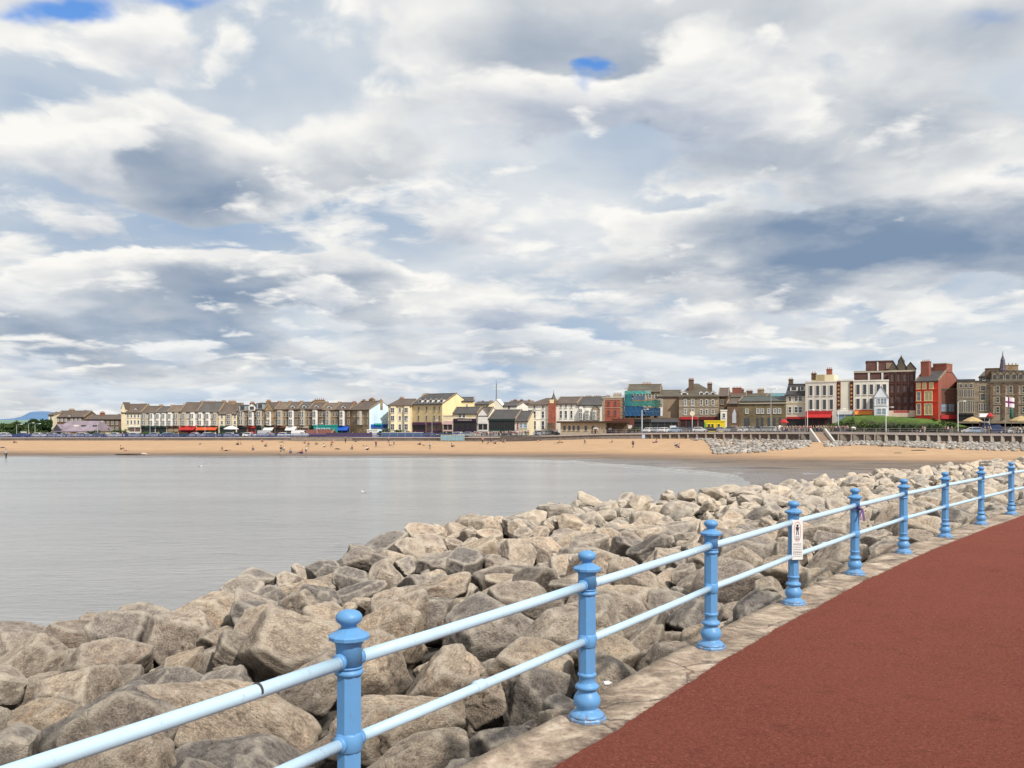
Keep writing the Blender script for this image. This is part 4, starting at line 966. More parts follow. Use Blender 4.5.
h.shop(413, 426, 422.2, 432, FPUR, yf=425).shop(427, 442, 422.2, 432, FPUR, yf=424.5, glass=plain('shop_brown', (0,0,0))); h.chimney(411.5, 393.2, 9, pots=5, mat_=CREAM)
h.windows([], [], 1)
h = H('house', 'lower yellow rear wing beside the big yellow gable', 'house', 459, 473.5, 428, YEL2, D=8, Y=Yc+7).gable(401.2, 397.6, SLG).windows([467], [(404,407)], 1.2)
h.chimney(473, 399, 2, pots=2)
# single storey shops and the low white fronts
h = H('shop', 'low shop with grey lean-to roof and dark purple fascia under the yellow gable', 'shop', 453, 477.5, 431.5, CREAM, d=12, D=6).gable(413.4, 407.5, SLG)
h.windows([460,464], [(414.2,417.4)], 2.6).shop(453.5, 477, 418.6, 431.3, plain('fascia_night', (.035,.018,.05), .5), yf=421.5, sign=TRIMD)
h = H('shop', 'small tea shop with red and white fascia left of the purple fascia shop', 'shop', 443, 453, 431.5, CREAM, d=12, D=5).flat(416).shop(443.2, 452.8, 421, 431.3, plain('fascia_pink', (.62,.42,.42), .6), yf=424.5, awn=None)
h = H('shop', 'white shop with a steep white gable sign and small balcony', 'shop', 477.5, 488.5, 431.5, WHITE2, d=12, D=8).gable(415.5, 407.5, SLG); h.front_gable(478.5, 488, 414.5, 408.5, 424, TRIM, dep=.3).windows([483], [(415,418.5)], 3.0).shop(478, 488, 421, 431.3, FWH, yf=423.5)
h = H('arcade', 'dark green fronted amusement arcade under a long grey slate roof', 'arcade', 488.5, 515.5, 431.5, WHITE2, d=12, D=11).gable(418.8, 410.2, SLG).shop(489, 515, 418.9, 431.3, FGRN, yf=420.5)
h = H('shop', 'low cream fronted cafe with small panes and a grey roof beside the white hotel', 'cafe', 515.5, 528, 431, CREAM, d=12, D=9).gable(421, 411.5, SLG).windows([521,525.5], [(423.3,427.8)], 3.0, pn=GLASSB).windows([517.8],[(423,430)],1.6,pn=FRED)
# behind them
h = H('house', 'pale house with a pair of chimneys behind the low shops, right of the yellow wing', 'house', 474, 489, 430, YEL2, d=55, D=9).gable(404.5, 402.2, SLG); h.chimney(478.5, 400.8, 3, mat_=STND).chimney(486.8, 400.6, 4, mat_=STND).windows([477,482,487],[(406,408.5)],1.5)
h = H('hall', 'large white gabled hall rising behind the arcade roof', 'hall', 489, 517, 430, WHITE2, d=60, D=14).gable(406, 402.8, SLG); h.front_gable(490.5, 503, 406.2, 399.4, 430, WHITE2, dep=.4, roof=FWH).windows([509],[(406.5,409)],2)
h = H('terraced_house', 'distant tan terrace with three stubby chimneys left of the white hotel', 'house', 508, 530, 430, BUFF, d=85, D=9).gable(403.6, 401.2, SLB); h.chimney(512, 399.2, 3.4, mat_=STND).chimney(518.5, 399.4, 3, mat_=FBRN).chimney(526, 399.8, 2.6)
h.windows([511,516,521,526],[(404.6,407)],1.4)
mb = MB(); ms = empty('mast', (PX(496.4, 330), 330, ground_at(496, 330)), 0, 'tall thin lattice mast rising behind the low shops', 'mast')
zt = PZ(383.5, 330)-ms.location.z
for sx, sy in ((-1,-1),(1,-1),(0,1)): mb.tube([(sx*.35,sy*.35,0),(sx*.12,sy*.12,zt)], .07, 4)
for k in range(24):
    z = zt*k/24; r_ = lerp(.35, .12, k/24); mb.tube([(-r_,-r_,z),(r_,-r_,z+zt/24)], .035, 3); mb.tube([(r_,-r_,z),(0,r_,z+zt/24)], .035, 3)
mb.build('lattice', plain('mast_grey', (.22,.22,.23), .6), ms); MB().tube([(0,0,zt-.2),(0,0,zt+1.5)], .05, 5).build('aerial', plain('mast_grey', (0,0,0)), ms)
# white hotel, brick turret, stepped gables
h = H('hotel', 'white hotel with brown hipped roof and dark ground floor openings', 'hotel', 528, 548.3, 430.5, WHITE2, d=18, D=11).hip(404.6, 398, SLB, xl=541, xr=548).windows([534.6,543], [(405.8,408.6)], 2.0).windows([534.6,543], [(411.4,417.8)], 2.3).windows([534.6,543], [(421,429.5)], 2.8)
h.band(410, .4).band(419.5, .5)
h = H('tower', 'narrow red brick turret with a pointed slate spire', 'tower', 548.3, 555.3, 430.5, RBR, d=17.2, D=4).body(401.5); W = h.W
mb = MB(); z = h.ze; c = (W/2, 2, 0); mb.lathe([(1.3,z),(1.35,z+.15),(.8,z+.8),(.38,z+1.7),(.10,z+2.6),(.03,z+3.4)], 8, c=c, smooth=False); mb.build('spire', SLT, h.root)
MB().box(W*.2, W*.8, -.1, 0, h.Z(403.2), h.Z(399.6)).build('date_panel', TRIMY, h.root); MB().box(0, W, -.9, 0, h.Z(430.5), h.Z(423)).build('porch', STND, h.root)
h = H('terraced_house', 'cream three-storey house with broad brown roof right of the brick turret', 'house', 555.3, 577, 430.5, WHITE2, d=18, D=12).gable(403.6, 397.4, SLB).windows([561,566,571.5], [(404.8,407.6)], 1.6).windows([561,566,571.5], [(411,418)], 2.0)
h.chimney(576, 396.6, 3, pots=2)
h = H('terraced_house', 'white house with stepped bays running down to the right under a grey roof', 'house', 577, 602, 430, WHITE2, d=18, D=14).gable(405, 397.2, SLG, gable_mat=GREYST)
for xc, y0 in ((581.5,408),(588,409.5),(595,410.5)): h.bay(xc, 4.6, y0, 420, [(y0+1.2,y0+4),(y0+5.2,419)], mat_=TRIM, nwin=2, dep=1.0)
h.front_gable(579, 584, 407.5, 404, 409, TRIM, dep=.2).front_gable(592, 600, 409.5, 405.5, 420, GREYST, dep=.5); h.chimney(583, 395.6, 6, mat_=STND, pots=4).chimney(592, 395.6, 7, mat_=STND, pots=4)
# stone pavilion on the promenade
h = H('pavilion', 'low cream stone promenade pavilion with six arched windows and a dark overhanging flat roof', 'pavilion', 560.5, 606, 434.2, BUFF, d=3.0, D=6).body(423)
MB().box(-.9, h.W+5.8, -.9, 7, h.ze, h.ze+.5).build('roof', plain('felt_dark', (.06,.035,.025), .9), h.root)
for xc in (564.6,569.6,573.8,578.6,586,593.2):
    z0, z1 = h.Z(430.6), h.Z(425.6); x = h.X(xc); r_ = .36; vs = [(x-r_,-.02,z0),(x+r_,-.02,z0)]+[(x+r_*math.cos(a*math.pi/6),-.02,z1-r_+r_*math.sin(a*math.pi/6)) for a in range(7)]
    mb = MB(); mb.add(vs, [tuple(range(len(vs)))]); mb.build('window', GLASS, h.root)
    MB().box(x-.5, x+.5, -.14, 0, z0-.15, z0).build('sill', TRIMD, h.root)
MB().box(-.05, h.W+.05, -.12, 0, -1, .25).build('plinth', TRIMD, h.root)
MB().box(h.W+.02, h.W+5.6, 1.5, 6, -1, h.ze).build('shelter_wall', STND, h.root)
# red brick block
h = H('hotel', 'three-storey red brick block with pale stone dressings', 'hotel', 602.5, 625, 430, GREYST, d=22, D=11).flat(398.4, roof=TRIMD)
MB().box(h.X(604.5), h.X(620.5), -.3, 0, h.Z(421), h.Z(399.2)).build('brick_front', RBR, h.root)
h.windows([609,615.5], [(401.5,405),(410.5,415)], 1.7, y=-.3, fr=RBR, pn=GLASS).windows([622.7], [(403,406),(411,414)], 1.2, fr=TRIMD); h.chimney(615.5, 393, 8, mat_=TRIMD, pots=5, dd=5).chimney(606, 395.5, 4, mat_=STN, dd=5)
for y in (399.5, 407.6): MB().box(h.X(604), h.X(621), -.42, -.3, h.Z(y+.5), h.Z(y)).build('stone_band', TRIMD, h.root)
h.shop(603, 624.5, 421.5, 430, FBRN)
# scaffolded building behind netting
h = H('building', 'brown building with tall chimneys hidden behind blue and green scaffold netting', 'building', 627, 660, 430, STN, d=25, D=13).gable(392, 384.8, SLT); h.chimney(645, 382.6, 9, pots=6).chimney(657, 386.5, 7, pots=4).windows([632,638,644,650,656], [(394,398),(402,406),(410,414)], 2.0)
h = H('scaffold', 'scaffold wrapped in teal green and dark blue debris netting', 'scaffold', 624.5, 662.5, 430, STN, d=21.5)
PIPE = plain('scaffold_pipe', (.32,.36,.36), .5, metal=.4); W = h.W; PLK = plain('plank', (.42,.36,.26), .8)
for k in range(8):
    x = W*k/7
    for yy in (0, 1.3): MB().tube([(x,yy,-1),(x,yy,h.Z(391 if k < 5 else 399))], .05, 5).build('standard', PIPE, h.root)
for y in (391.5, 399.3, 407, 414.8):
    e = W if y > 398 else W*4.6/7; z = h.Z(y)
    MB().box(-.1, e, -.05, 1.35, z-.12, z).build('deck', PLK, h.root); MB().tube([(-.2,-.06,z+1.0),(e,-.06,z+1.0)], .05, 5).build('guard_rail', PIPE, h.root)
def net(name, xa, xb, y0, y1, c):
    m = plain('net_%s' % name, c, .8, .35, .7); mb = MB(); a, b = h.X(xa), h.X(xb); nX, nZ = 14, 6; vs = []
    for j in range(nZ+1):
        for i in range(nX+1): vs.append((lerp(a, b, i/nX), -.12-.10*math.sin(i*2.1+j), lerp(h.Z(y1), h.Z(y0), j/nZ)))
    mb.add(vs, [(j*(nX+1)+i, j*(nX+1)+i+1, (j+1)*(nX+1)+i+1, (j+1)*(nX+1)+i) for j in range(nZ) for i in range(nX)], smooth=True); mb.build('netting', m, h.root)
net('teal', 625, 651, 390.8, 394.2, (.08,.33,.31)); net('tealdark', 625, 632, 394.3, 406, (.03,.17,.20)); net('slate', 633, 645, 395.5, 400, (.09,.14,.20)); net('green', 632, 656, 401, 406, (.045,.19,.16)); net('light', 645, 651, 390.6, 393.5, (.42,.50,.42))
net('navy', 625, 644, 406.4, 416, (.02,.09,.20)); net('navyb', 645.5, 661, 408, 416, (.025,.07,.14)); net('green2', 652, 660, 400.5, 407, (.06,.15,.12))
MB().box(h.X(660.5), h.X(662.5), -.2, 0, h.Z(416), h.Z(407.5)).build('sheet', TRIM, h.root)
h = H('shop', 'dark single-storey shop row under the scaffold', 'shop', 625, 679, 430.5, STND, d=19.5, D=2).flat(419).shop(626, 650, 419, 430.2, BLK).shop(651, 678.5, 419, 430.2, plain('fascia_grey', (.12,.12,.13), .6))
# buff flank and grey stone hotel
h = H('building', 'building with a plain tan side wall and low brown roof between scaffold and stone hotel', 'building', 658, 680, 430, TANF, d=24, D=12).gable(396.5, 390.6, SLT); h.windows([660], [(399,403),(408,412)], 1.8)
Y0 = BY(679, 20)
h = House('hotel', 'grey stone hotel with a tall hipped roof, white dormers and two big chimneys', 'hotel', 679, 718.5, Y0+2, Y0-1, 430, GREYST, 13); h.hip(396.3, 383.6, SLT, xl=691, xr=697)
h.windows([685.4,693], [(399.4,405.5),(409,414.5)], 2.2, pn=GLASSL).windows([701.4,706.8,713], [(399.8,404.8),(409.5,413.8)], 1.9).chimney(690.5, 378.2, 5, yb=393, mat_=STND, dd=3, pots=4).chimney(709, 382.4, 4.6, yb=394, mat_=STND, dd=4, pots=3)
for x in (684.5, 701.5, 707, 713): h.dormer(x, 4.8 if x > 690 else 7, 390.8, 395.3, front=.6, dep=3)
h.band(407.2, .5, TRIMD).band(397.2, .6, TRIMD).shop(680, 698, 416.8, 430, FRED, yf=419.5).shop(699, 718, 416.8, 430, plain('fascia_maroon', (.12,.015,.018), .6), yf=419.8)
h = H('building', 'narrow brown wing with a steep roof on the right of the grey stone hotel', 'building', 718.5, 728, 430, STND, d=26, D=10).gable(396, 388.5, SLB).windows([722], [(400,404),(408,412)], 1.8, fr=TRIMD)
h = H('kiosk', 'small white two-storey front with one dark window behind the yellow kiosk', 'kiosk', 720.5, 727, 430, WHITE2, d=17, D=4).flat(411).windows([724], [(413.5,417.5)], 2.0).windows([724], [(421.5,426)], 2.0)
# yellow kiosk
kx = H('kiosk', 'bright yellow kiosk with dark hatches', 'kiosk', 704.5, 724.5, 430.8, plain('yellow_board', (.80,.60,.03), .6), d=9, D=2.6).flat(421.6); kx.windows([709,712.5,718.8], [(424.2,427)], 2.2, fr=kx.wall, style='plain'); MB().box(kx.X(704.5), kx.X(706.5), -.06, 0, kx.Z(429), kx.Z(423)).build('end_panel', plain('kiosk_green', (.20,.42,.06), .6), kx.root)
# long stone building
OLV = brickmat('olive_stone', (.20,.155,.085), (.14,.11,.065), .8)
h = H('hall', 'long low olive stone hall with arched ground floor openings', 'hall', 739, 786, 430, OLV, d=18, D=14).gable(401.5, 397, slatemat('green_grey_roof', (.075,.085,.075))); h.band(403.8, 1.2, TRIMD, .3, 'cornice').band(401.6, .9, OLV, .15)
h.windows([747,758.2,762.6,768.8,775,779.6], [(409.2,413)], 2.0, pn=GLASSL); 
for xc in (745.5,748.5,757.6,762.4,769,774.5,780): 
    z0, z1 = h.Z(427.5), h.Z(417.5); x = h.X(xc); r_ = h.M(1.25); vs = [(x-r_,-.02,z0),(x+r_,-.02,z0)]+[(x+r_*math.cos(a*math.pi/6),-.02,z1-r_+r_*math.sin(a*math.pi/6)) for a in range(7)]
    mb = MB(); mb.add(vs, [tuple(range(len(vs)))]); mb.build('doorway', GLASS, h.root)
h = H('hall', 'dark stone entrance wing with a tall pointed pale window', 'hall', 727, 739.2, 430, STND, d=17, D=12).gable(403.8, 400.5, SLB); h.band(404.4, .8, TRIMD)
z0 = h.Z(423); x = h.X(734.2); mb = MB(); mb.add([(x-.55,-.05,z0),(x+.55,-.05,z0),(x+.55,-.05,h.Z(413)),(x+.1,-.05,h.Z(408.5)),(x-.55,-.05,h.Z(414))], [(0,1,2,3,4)]); mb.build('window', plain('pale_pane', (.50,.50,.54), .4), h.root)
MB().box(x-.9, x+.9, -1.0, -.06, -1, h.Z(425.5)).build('porch', TANF, h.root)
h = H('house', 'cream gabled house with a dark red chimney behind the long stone hall', 'house', 730, 746, 430, CREAM, d=60, D=9).gable(397, 393.2, SLB, gable_mat=CREAM); h.chimney(736.5, 386.8, 9, mat_=FLANK, pots=6, deep=1.5).chimney(727.5, 391.5, 3, mat_=STND).chimney(742, 388.8, 3, mat_=STND)
h = H('house', 'brown house with two stubby chimneys behind the long stone hall', 'house', 745, 771, 430, STN, d=62, D=9).gable(396.5, 394, SLT); h.chimney(748.5, 389.8, 6, mat_=STND, pots=4).chimney(760, 388.6, 6.5, mat_=STN, pots=5)
h = H('hall', 'distant hall with a pale teal metal roof just left of the cream hotel', 'hall', 766, 787, 430, STN, d=60, D=12).gable(398, 394, plain('teal_roof', (.10,.22,.25), .5))
# cream hotel with mansard
h = H('hotel', 'cream fronted three-storey hotel with a dark mansard and boxed white dormers', 'hotel', 786, 805.3, 430, wallmat('pale_peach', (.62,.54,.42)), d=18, D=11).mansard(395, 384.3, SLD)
h.dormer(793.6, 7.5, 386, 390.8, kind='flat', front=.5).dormer(802, 4.6, 386, 390.8, kind='flat', front=.5).windows([790], [(396.6,401),(407,412.5)], 2.4).windows([796.2,800.4], [(396.6,401),(407,412.5)], 2.8); h.chimney(788.8, 377.8, 4, yb=392, mat_=STND, dd=3, pots=2)
h.band(403.3, 1.0, TRIMY).shop(786.5, 805, 416.8, 430, FRED, yf=419, stall=BLK)
# white modern blocks
WM = wallmat('modern_white', (.68,.64,.57))
h = H('hotel', 'white modern block with two rows of four tall dark slit windows and a rooftop house', 'block', 805.3, 836.3, 430, WM, d=17, D=14).flat(382.4)
h.windows([811,817.8,824.6,831.4], [(385.6,395.4),(399.6,409.4)], 3.1, fr=WM, style='plain')
MB().box(h.X(810), h.X(822), 3, 10, h.ze, h.Z(374.6, 3)).build('penthouse', wallmat('pent_tan', (.42,.34,.20)), h.roof); MB().box(h.X(822.2), h.X(832), 3.5, 10, h.ze, h.Z(374.8, 3)).build('penthouse', CREAM, h.roof)
h.chimney(811.5, 371.8, 4.5, yb=380, mat_=FBRN, dd=3.5, pots=2).chimney(826.5, 368, 5.2, yb=376, mat_=FLANK, dd=4.5, pots=3)
h.shop(806, 832.5, 411, 430, FRED, yf=415, awn=FRED)
h = H('hotel', 'narrow white link block between two dark red vertical sign strips', 'block', 836.3, 853.4, 430, wallmat('link_cream', (.72,.68,.58)), d=17.4, D=13).flat(381)
SST = plain('sign_strip', (.10,.025,.02), .5)
for xa, xb, n in ((836.8,840.6,6),(849.8,853.1,6)):
    MB().box(h.X(xa), h.X(xb), -.25, 0, h.Z(409.5), h.Z(381.6)).build('sign_strip', SST, h.root); mb = MB()
    for k in range(n): z = h.Z(386.5+k*3.8); xm = (h.X(xa)+h.X(xb))/2; mb.box(xm-.22, xm+.22, -.28, -.25, z, z+.45)
    mb.build('sign_letters', plain('sign_gold', (.50,.30,.12), .5), h.root)
h.shop(836.6, 853, 411, 430, FWH, yf=414.5, glass=GLASSB)
h = H('hotel', 'white modern block with tall dark slit windows behind the small gabled kiosk', 'block', 853.4, 888.5, 430, wallmat('modern_cream', (.72,.68,.60)), d=17, D=14).flat(381.2).windows([858,864.8,871.5,878.4,884.6], [(384.5,394.4),(398.6,409)], 3.0, fr=WM, style='plain')
h.shop(854.5, 873.3, 410, 424, FORG, yf=412, awn=plain('awning_amber', (.62,.22,.04), .7))
h = H('building', 'dark brown brick tower block rising behind the white modern blocks', 'building', 854, 893, 430, DBR, d=34, D=14).flat(372, roof=DBR)
for x in (869, 882.5): MB().box(h.X(x)-.25, h.X(x)+.25, -.2, 0, h.Z(381), h.Z(372)).build('pilaster', TRIM, h.root)
MB().box(-.1, h.W+.1, -.25, 0, h.Z(372.6), h.Z(371)).build('cornice', TRIMD, h.root)
h = H('building', 'dark red upper storey block on top of the brown brick tower', 'building', 866, 893, 430, DBR, d=46, D=10).flat(361.8, roof=DBR); MB().box(h.X(877), h.X(878.5), -.2, 0, h.Z(371), h.Z(362)).build('pilaster', TRIM, h.root); MB().box(h.X(886), h.X(892), -.15, 0, h.Z(369), h.Z(363)).build('panel', TANF, h.root)
h = H('theatre', 'tall dark red brick theatre front with rows of paired windows and stone dressings', 'theatre', 888, 915.5, 430, DBR, d=20, D=18).flat(371.5, roof=TRIMD)
for y in (371.8, 383.5, 394.5, 404.5): h.band(y, .5, TRIMD if y < 380 else DBR, .25)
for x in (888.8,896,902,908.5,914.7): MB().box(h.X(x)-.22, h.X(x)+.22, -.3, 0, 0, h.Z(372)).build('pilaster', plain('brick_dark_pilaster', (.075,.035,.03), .8), h.root)
h.windows([892.4,899,905.2,911.5], [(374.5,381),(386,392),(397,402.5),(407,411)], 2.6, fr=DBR, pn=plain('dim_pane', (.12,.09,.09), .3))
for xa, xb, ya in ((889,898,361),(895.5,907,356.5),(905,916,362)): h.front_gable(xa, xb, 368.5, ya, 371.5, SLT, dep=-1, roof=SLD, D=8)
MB().lathe([(.9,h.Z(362)),(.8,h.Z(360)),(.5,h.Z(358)),(.2,h.Z(356.4)),(.06,h.Z(354.5))], 8, c=(h.X(901.3), 2, 0), smooth=False).build('finial', SLT, h.root)
MB().box(0, h.W, -2.6, 0, h.Z(417), h.Z(410.6)).build('canopy_board', wallmat('board_cream', (.60,.47,.36)), h.root); mb = MB()
for k in range(13): xx = h.W*(.22+.043*k); mb.box(xx, xx+.22, -2.63, -2.6, h.Z(412.8), h.Z(411.2)+(.1 if k % 3 else .3))
mb.build('sign_lettering', FRED, h.root)
# small gabled kiosk, white with blue windows
h = H('kiosk', 'small white gabled kiosk house with pale blue windows on the grass bank', 'kiosk', 874.3, 888, 416.5, wallmat('kiosk_white', (.70,.74,.80)), d=13.5, D=5).body(397)
h.front_gable(873.8, 888.4, 397.2, 386.4, 397.4, h.wall, dep=.15, roof=plain('pale_slate', (.45,.48,.54), .7), D=5); h.windows([878.6,882,885], [(398.5,404)], 2.2, pn=GLASSB).windows([879,884], [(408.5,414.5)], 3.4, pn=GLASSB).band(406, .6)
# red and orange corner house
Yc = BY(938, 15)
h = House('corner_house', 'bright red corner building with yellow panelled windows and tall brick chimneys', 'building', 915.5, 938.3, Yc+4, Yc, 418.5, REDP, 14.5); h.gable(381, 368.5, SLG, gable_mat=FLANK)
h.windows([918.6,924.6,931.5], [(383,388.4)], 3.0, fr=TRIMY, pn=plain('amber_pane', (.55,.46,.25), .4)).windows([918.8], [(392,400.5),(404,414.5)], 3.6, fr=TRIMY, pn=GLASSL).windows([926.5,930.4], [(391.5,400.5),(404,414.5)], 3.3, fr=TRIMY, pn=plain('amber_pane', (0,0,0)))
h.band(389.6, .7, FORG).band(402, .7, FORG).band(381.3, .6, FORG); h.chimney(921.5, 360, 8, yb=380, mat_=FLANK, dd=3, pots=4, deep=1.6)
MB().box(h.W-3.2, h.W+.12, 5.2, 9.4, h.zr-1.2, h.Z(364.8, 6)).build('chimney', FLANK, h.roof); MB().box(h.W-3.3, h.W+.2, 5.1, 9.5, h.Z(364.8, 6), h.Z(364, 6)).build('chimney_cap', TRIMD, h.roof)
h = H('building', 'brown two-storey side building with blue windows right of the red corner building', 'building', 939, 957.5, 418.5, BRN, D=6, Y=Yc+1.5).flat(389.5, roof=SLB).windows([944,951.2], [(404,411.5)], 5.4, pn=GLASSB, fr=STND); MB().box(h.X(940), h.X(957), -.7, 0, h.Z(419), h.Z(415)).build('fascia', FRED, h.root)
# stone hotels on the right
h = H('hotel', 'flat-topped stone building with two bands of narrow mullioned windows', 'building', 957, 974.8, 418.5, GREYST, d=16, D=14).flat(381.6, roof=SLD, par=.6)
for y0, y1 in ((389.8,397),(401,412)):
    for k in range(9): h.windows([959+k*1.8], [(y0, y1)], .9, fr=TRIMD, style='plain')
h.windows([961,966,971],[(384.2,387.5)],2.6, fr=TRIMD).band(399.3, .6, TRIMD).shop(958, 974, 413.8, 418.5, BLK)
h = H('hotel', 'stone house with single centre bay between the mullioned building and the turreted hotel', 'building', 974.8, 991, 418.5, GREYST, d=16.5, D=14).flat(382, roof=SLD).windows([983], [(386,390.5),(394,400)], 4.2, fr=TRIMD).windows([979.5,982,984.5,987], [(403.5,410.5)], 1.3, fr=TRIMD).band(401.6, .5, TRIMD)
h = H('hotel', 'large turreted stone hotel with gabled dormers and slim spire at the right end', 'hotel', 991, 1052, 418.5, GREYST, d=16, D=16).mansard(381.6, 371, SLT, inset=2.2)
for k in range(9): h.dormer(995+k*6.6, 5.2, 370.5, 379.8, mat_=GREYST, front=.3, dep=3.5, roof=SLT)
for k in range(9): h.windows([997.8+k*6.6], [(386,392.5),(397,402),(407,412)], 2.4, fr=TRIMD)
for y in (383.2, 394.8, 404.5): h.band(y, .5, TRIMD, .18)
for x in (991.6,1003.6,1017,1030): MB().box(h.X(x)-.3, h.X(x)+.3, -.25, 0, 0, h.Z(382)).build('pilaster', STND, h.root)
h.chimney(994, 366.4, 12, yb=378, mat_=STND, dd=5, pots=0, deep=3).chimney(1013, 363.4, 13, yb=372, mat_=STN, dd=5, pots=4, deep=2.4).chimney(1036, 364, 9, yb=372, mat_=STN, dd=5)
mb = MB(); mb.lathe([(1.0,h.Z(374,4)),(1.0,h.Z(369.5,4)),(.75,h.Z(368.5,4)),(.5,h.Z(361,4)),(.55,h.Z(360.4,4)),(.12,h.Z(355,4)),(.04,h.Z(350.8,4))], 8, c=(h.X(1004.6), 4, 0), smooth=False); mb.build('spire', plain('spire_lead', (.10,.085,.11), .6), h.root)
h = H('hotel', 'stone wing set back behind the flat-topped building, left of the turreted hotel', 'building', 981, 996, 418.5, GREYST, d=30, D=10).hip(376, 371, SLT).windows([984,988],[(377.2,380)],1.6)

# bay windows hang from the house itself so that each keeps its pane as a sub-part
for o, b_, root, p in WJ:
    o.parent = root; ob('pane', p, o)
# ------------------------------------------------------------ street life
ROLL = []          # (object, base label, pixel column) - look-alikes get told apart by their order along the front
def roll(o, lab, x): ROLL.append((o, lab, x)); return o
LM = [(0,30,'by the trees at the far left'),(30,60,'left of the purple roofed hall'),(60,95,'before the purple roofed hall'),(95,123,'before the dark grey terrace'),(123,142,'before the pointed corner gable'),(142,180,'before the dark green shops'),(180,199,'before the red shopfront'),
      (199,222,'before the orange awning'),(222,248,'before the tent-like canopy'),(248,290,'before the brown terrace'),(290,345,'before the teal shopfront'),(345,388,'below the ice blue gable'),(388,412,'before the cream hotel'),(412,452,'before the yellow hotel'),
      (452,478,'before the purple fascia'),(478,530,'before the green arcade'),(530,558,'before the white hotel'),(558,607,'by the cream pavilion'),(607,626,'before the red brick block'),(626,663,'before the scaffold'),(663,702,'before the grey stone hotel'),
      (702,728,'beside the yellow kiosk'),(728,786,'before the olive stone hall'),(786,806,'before the mansard hotel'),(806,840,'before the red awning'),(840,900,'below the grass bank'),(900,945,'below the red corner building'),(945,980,'near the tan parasol'),(980,1100,'near the flagpole')]
def lm(x):
    for a, b, s in LM:
        if a <= x < b: return s
    return 'at the edge of the view'
def on_road(x, d): Y = WY(x)+d; return Vector((PX(x, Y), Y, ground_at(x, Y)))
TYRE = plain('tyre', (.02,.02,.02), .9); RIM = plain('rim', (.35,.35,.36), .4, metal=.6); CGL = plain('car_glass', (.03,.035,.04), .06, .1, 1, spec=.9)
LAMPW = plain('headlight', (.75,.75,.72), .2)
CARP = {'white': (.68,.68,.67), 'silver': (.38,.39,.41), 'dark blue': (.03,.05,.13), 'black': (.02,.02,.022), 'red': (.38,.03,.03), 'grey': (.13,.135,.14), 'pale blue': (.30,.42,.55)}
CARM = {k: plain('car_paint_'+k.replace(' ', '_'), v, .25, .03, 1, spec=.6) for k, v in CARP.items()}
def profile(mb, pts, w0, w1, zt, mi=0):
    """side profile pulled sideways, narrowing above zt"""
    n = len(pts); L = []; Rr = []
    for x, z in pts:
        hw = w0 if z <= zt else lerp(w0, w1, min(1, (z-zt)/.5)); L.append((x,-hw,z)); Rr.append((x,hw,z))
    mb.add(L+Rr, [(i, (i+1) % n, n+(i+1) % n, n+i) for i in range(n)]+[tuple(range(n-1,-1,-1)), tuple(range(n, 2*n))], mi)
def make_car(kind):
    r = empty(kind)
    if kind == 'car':
        body = [(-2.08,.32),(-2.12,.62),(-2.02,.88),(-1.92,.95),(-1.52,1.36),(-1.25,1.44),(.1,1.45),(.35,1.40),(1.02,.98),(1.75,.84),(2.02,.70),(2.10,.50),(2.06,.30)]
        win = [(-1.72,.98),(-1.40,1.33),(.12,1.36),(.82,.98)]; L = 1.28; wsh = ((.40,1.37),(1.00,1.0)); rear = ((-1.90,.98),(-1.54,1.33))
    else:
        body = [(-2.4,.35),(-2.45,.9),(-2.40,1.95),(-2.25,2.10),(1.2,2.12),(1.45,2.02),(1.95,1.20),(2.45,1.05),(2.55,.80),(2.50,.35)]
        win = [(.55,1.25),(.55,1.80),(1.32,1.80),(1.75,1.25)]; L = 1.5; wsh = ((1.48,1.98),(1.93,1.24)); rear = None
    hw = .86 if kind == 'car' else .95; mb = MB(); profile(mb, body, hw, hw*.80, .98 if kind == 'car' else 1.3); b = mb.build('body', CARM['white'], r)
    for s in (-1, 1):
        f = lambda z: lerp(hw, hw*.80, min(1, max(0, z-(.98 if kind == 'car' else 1.3))/.5))+.012
        mb = MB(); mb.add([(x, s*f(z), z) for x, z in win], [(0,1,2,3)]); mb.build('side_window', CGL, r)
        mb = MB(); mb.lathe([(.10,-.03),(.10,.03)], 8, c=(0,0,0)); me = mb.mesh('headlight', LAMPW); o = ob('headlight', me, r, (2.07 if kind == 'car' else 2.52, s*.62, .66 if kind == 'car' else .9)); o.rotation_euler = (0, R(90), 0)
    for q, nm in ((wsh, 'windscreen'), (rear, 'rear_window')):
        if q:
            sgn = 1 if nm == 'windscreen' else -1; mb = MB(); (xa, za), (xb, zb_) = q; a = hw*.72; c_ = hw*.86; mb.add([(xa+.02*sgn,-a,za),(xa+.02*sgn,a,za),(xb+.02*sgn,c_,zb_),(xb+.02*sgn,-c_,zb_)], [(0,1,2,3)]); mb.build(nm, CGL, r)
    for x in (-L, L):
        for s in (-1, 1):
            t = MB(); t.tube([(x, s*(hw-.20), .31),(x, s*(hw+.01), .31)], .31, 14, smooth=False); w_ = t.build('wheel', TYRE, r); t = MB(); t.tube([(x, s*(hw+.01), .31),(x, s*(hw+.03), .31)], .19, 10); t.build('rim', RIM, w_)
    return r
PCAR = make_car('car'); PVAN = make_car('van'); USED = set()
PCAR.name = 'parked_car'; PVAN.name = 'parked_van'
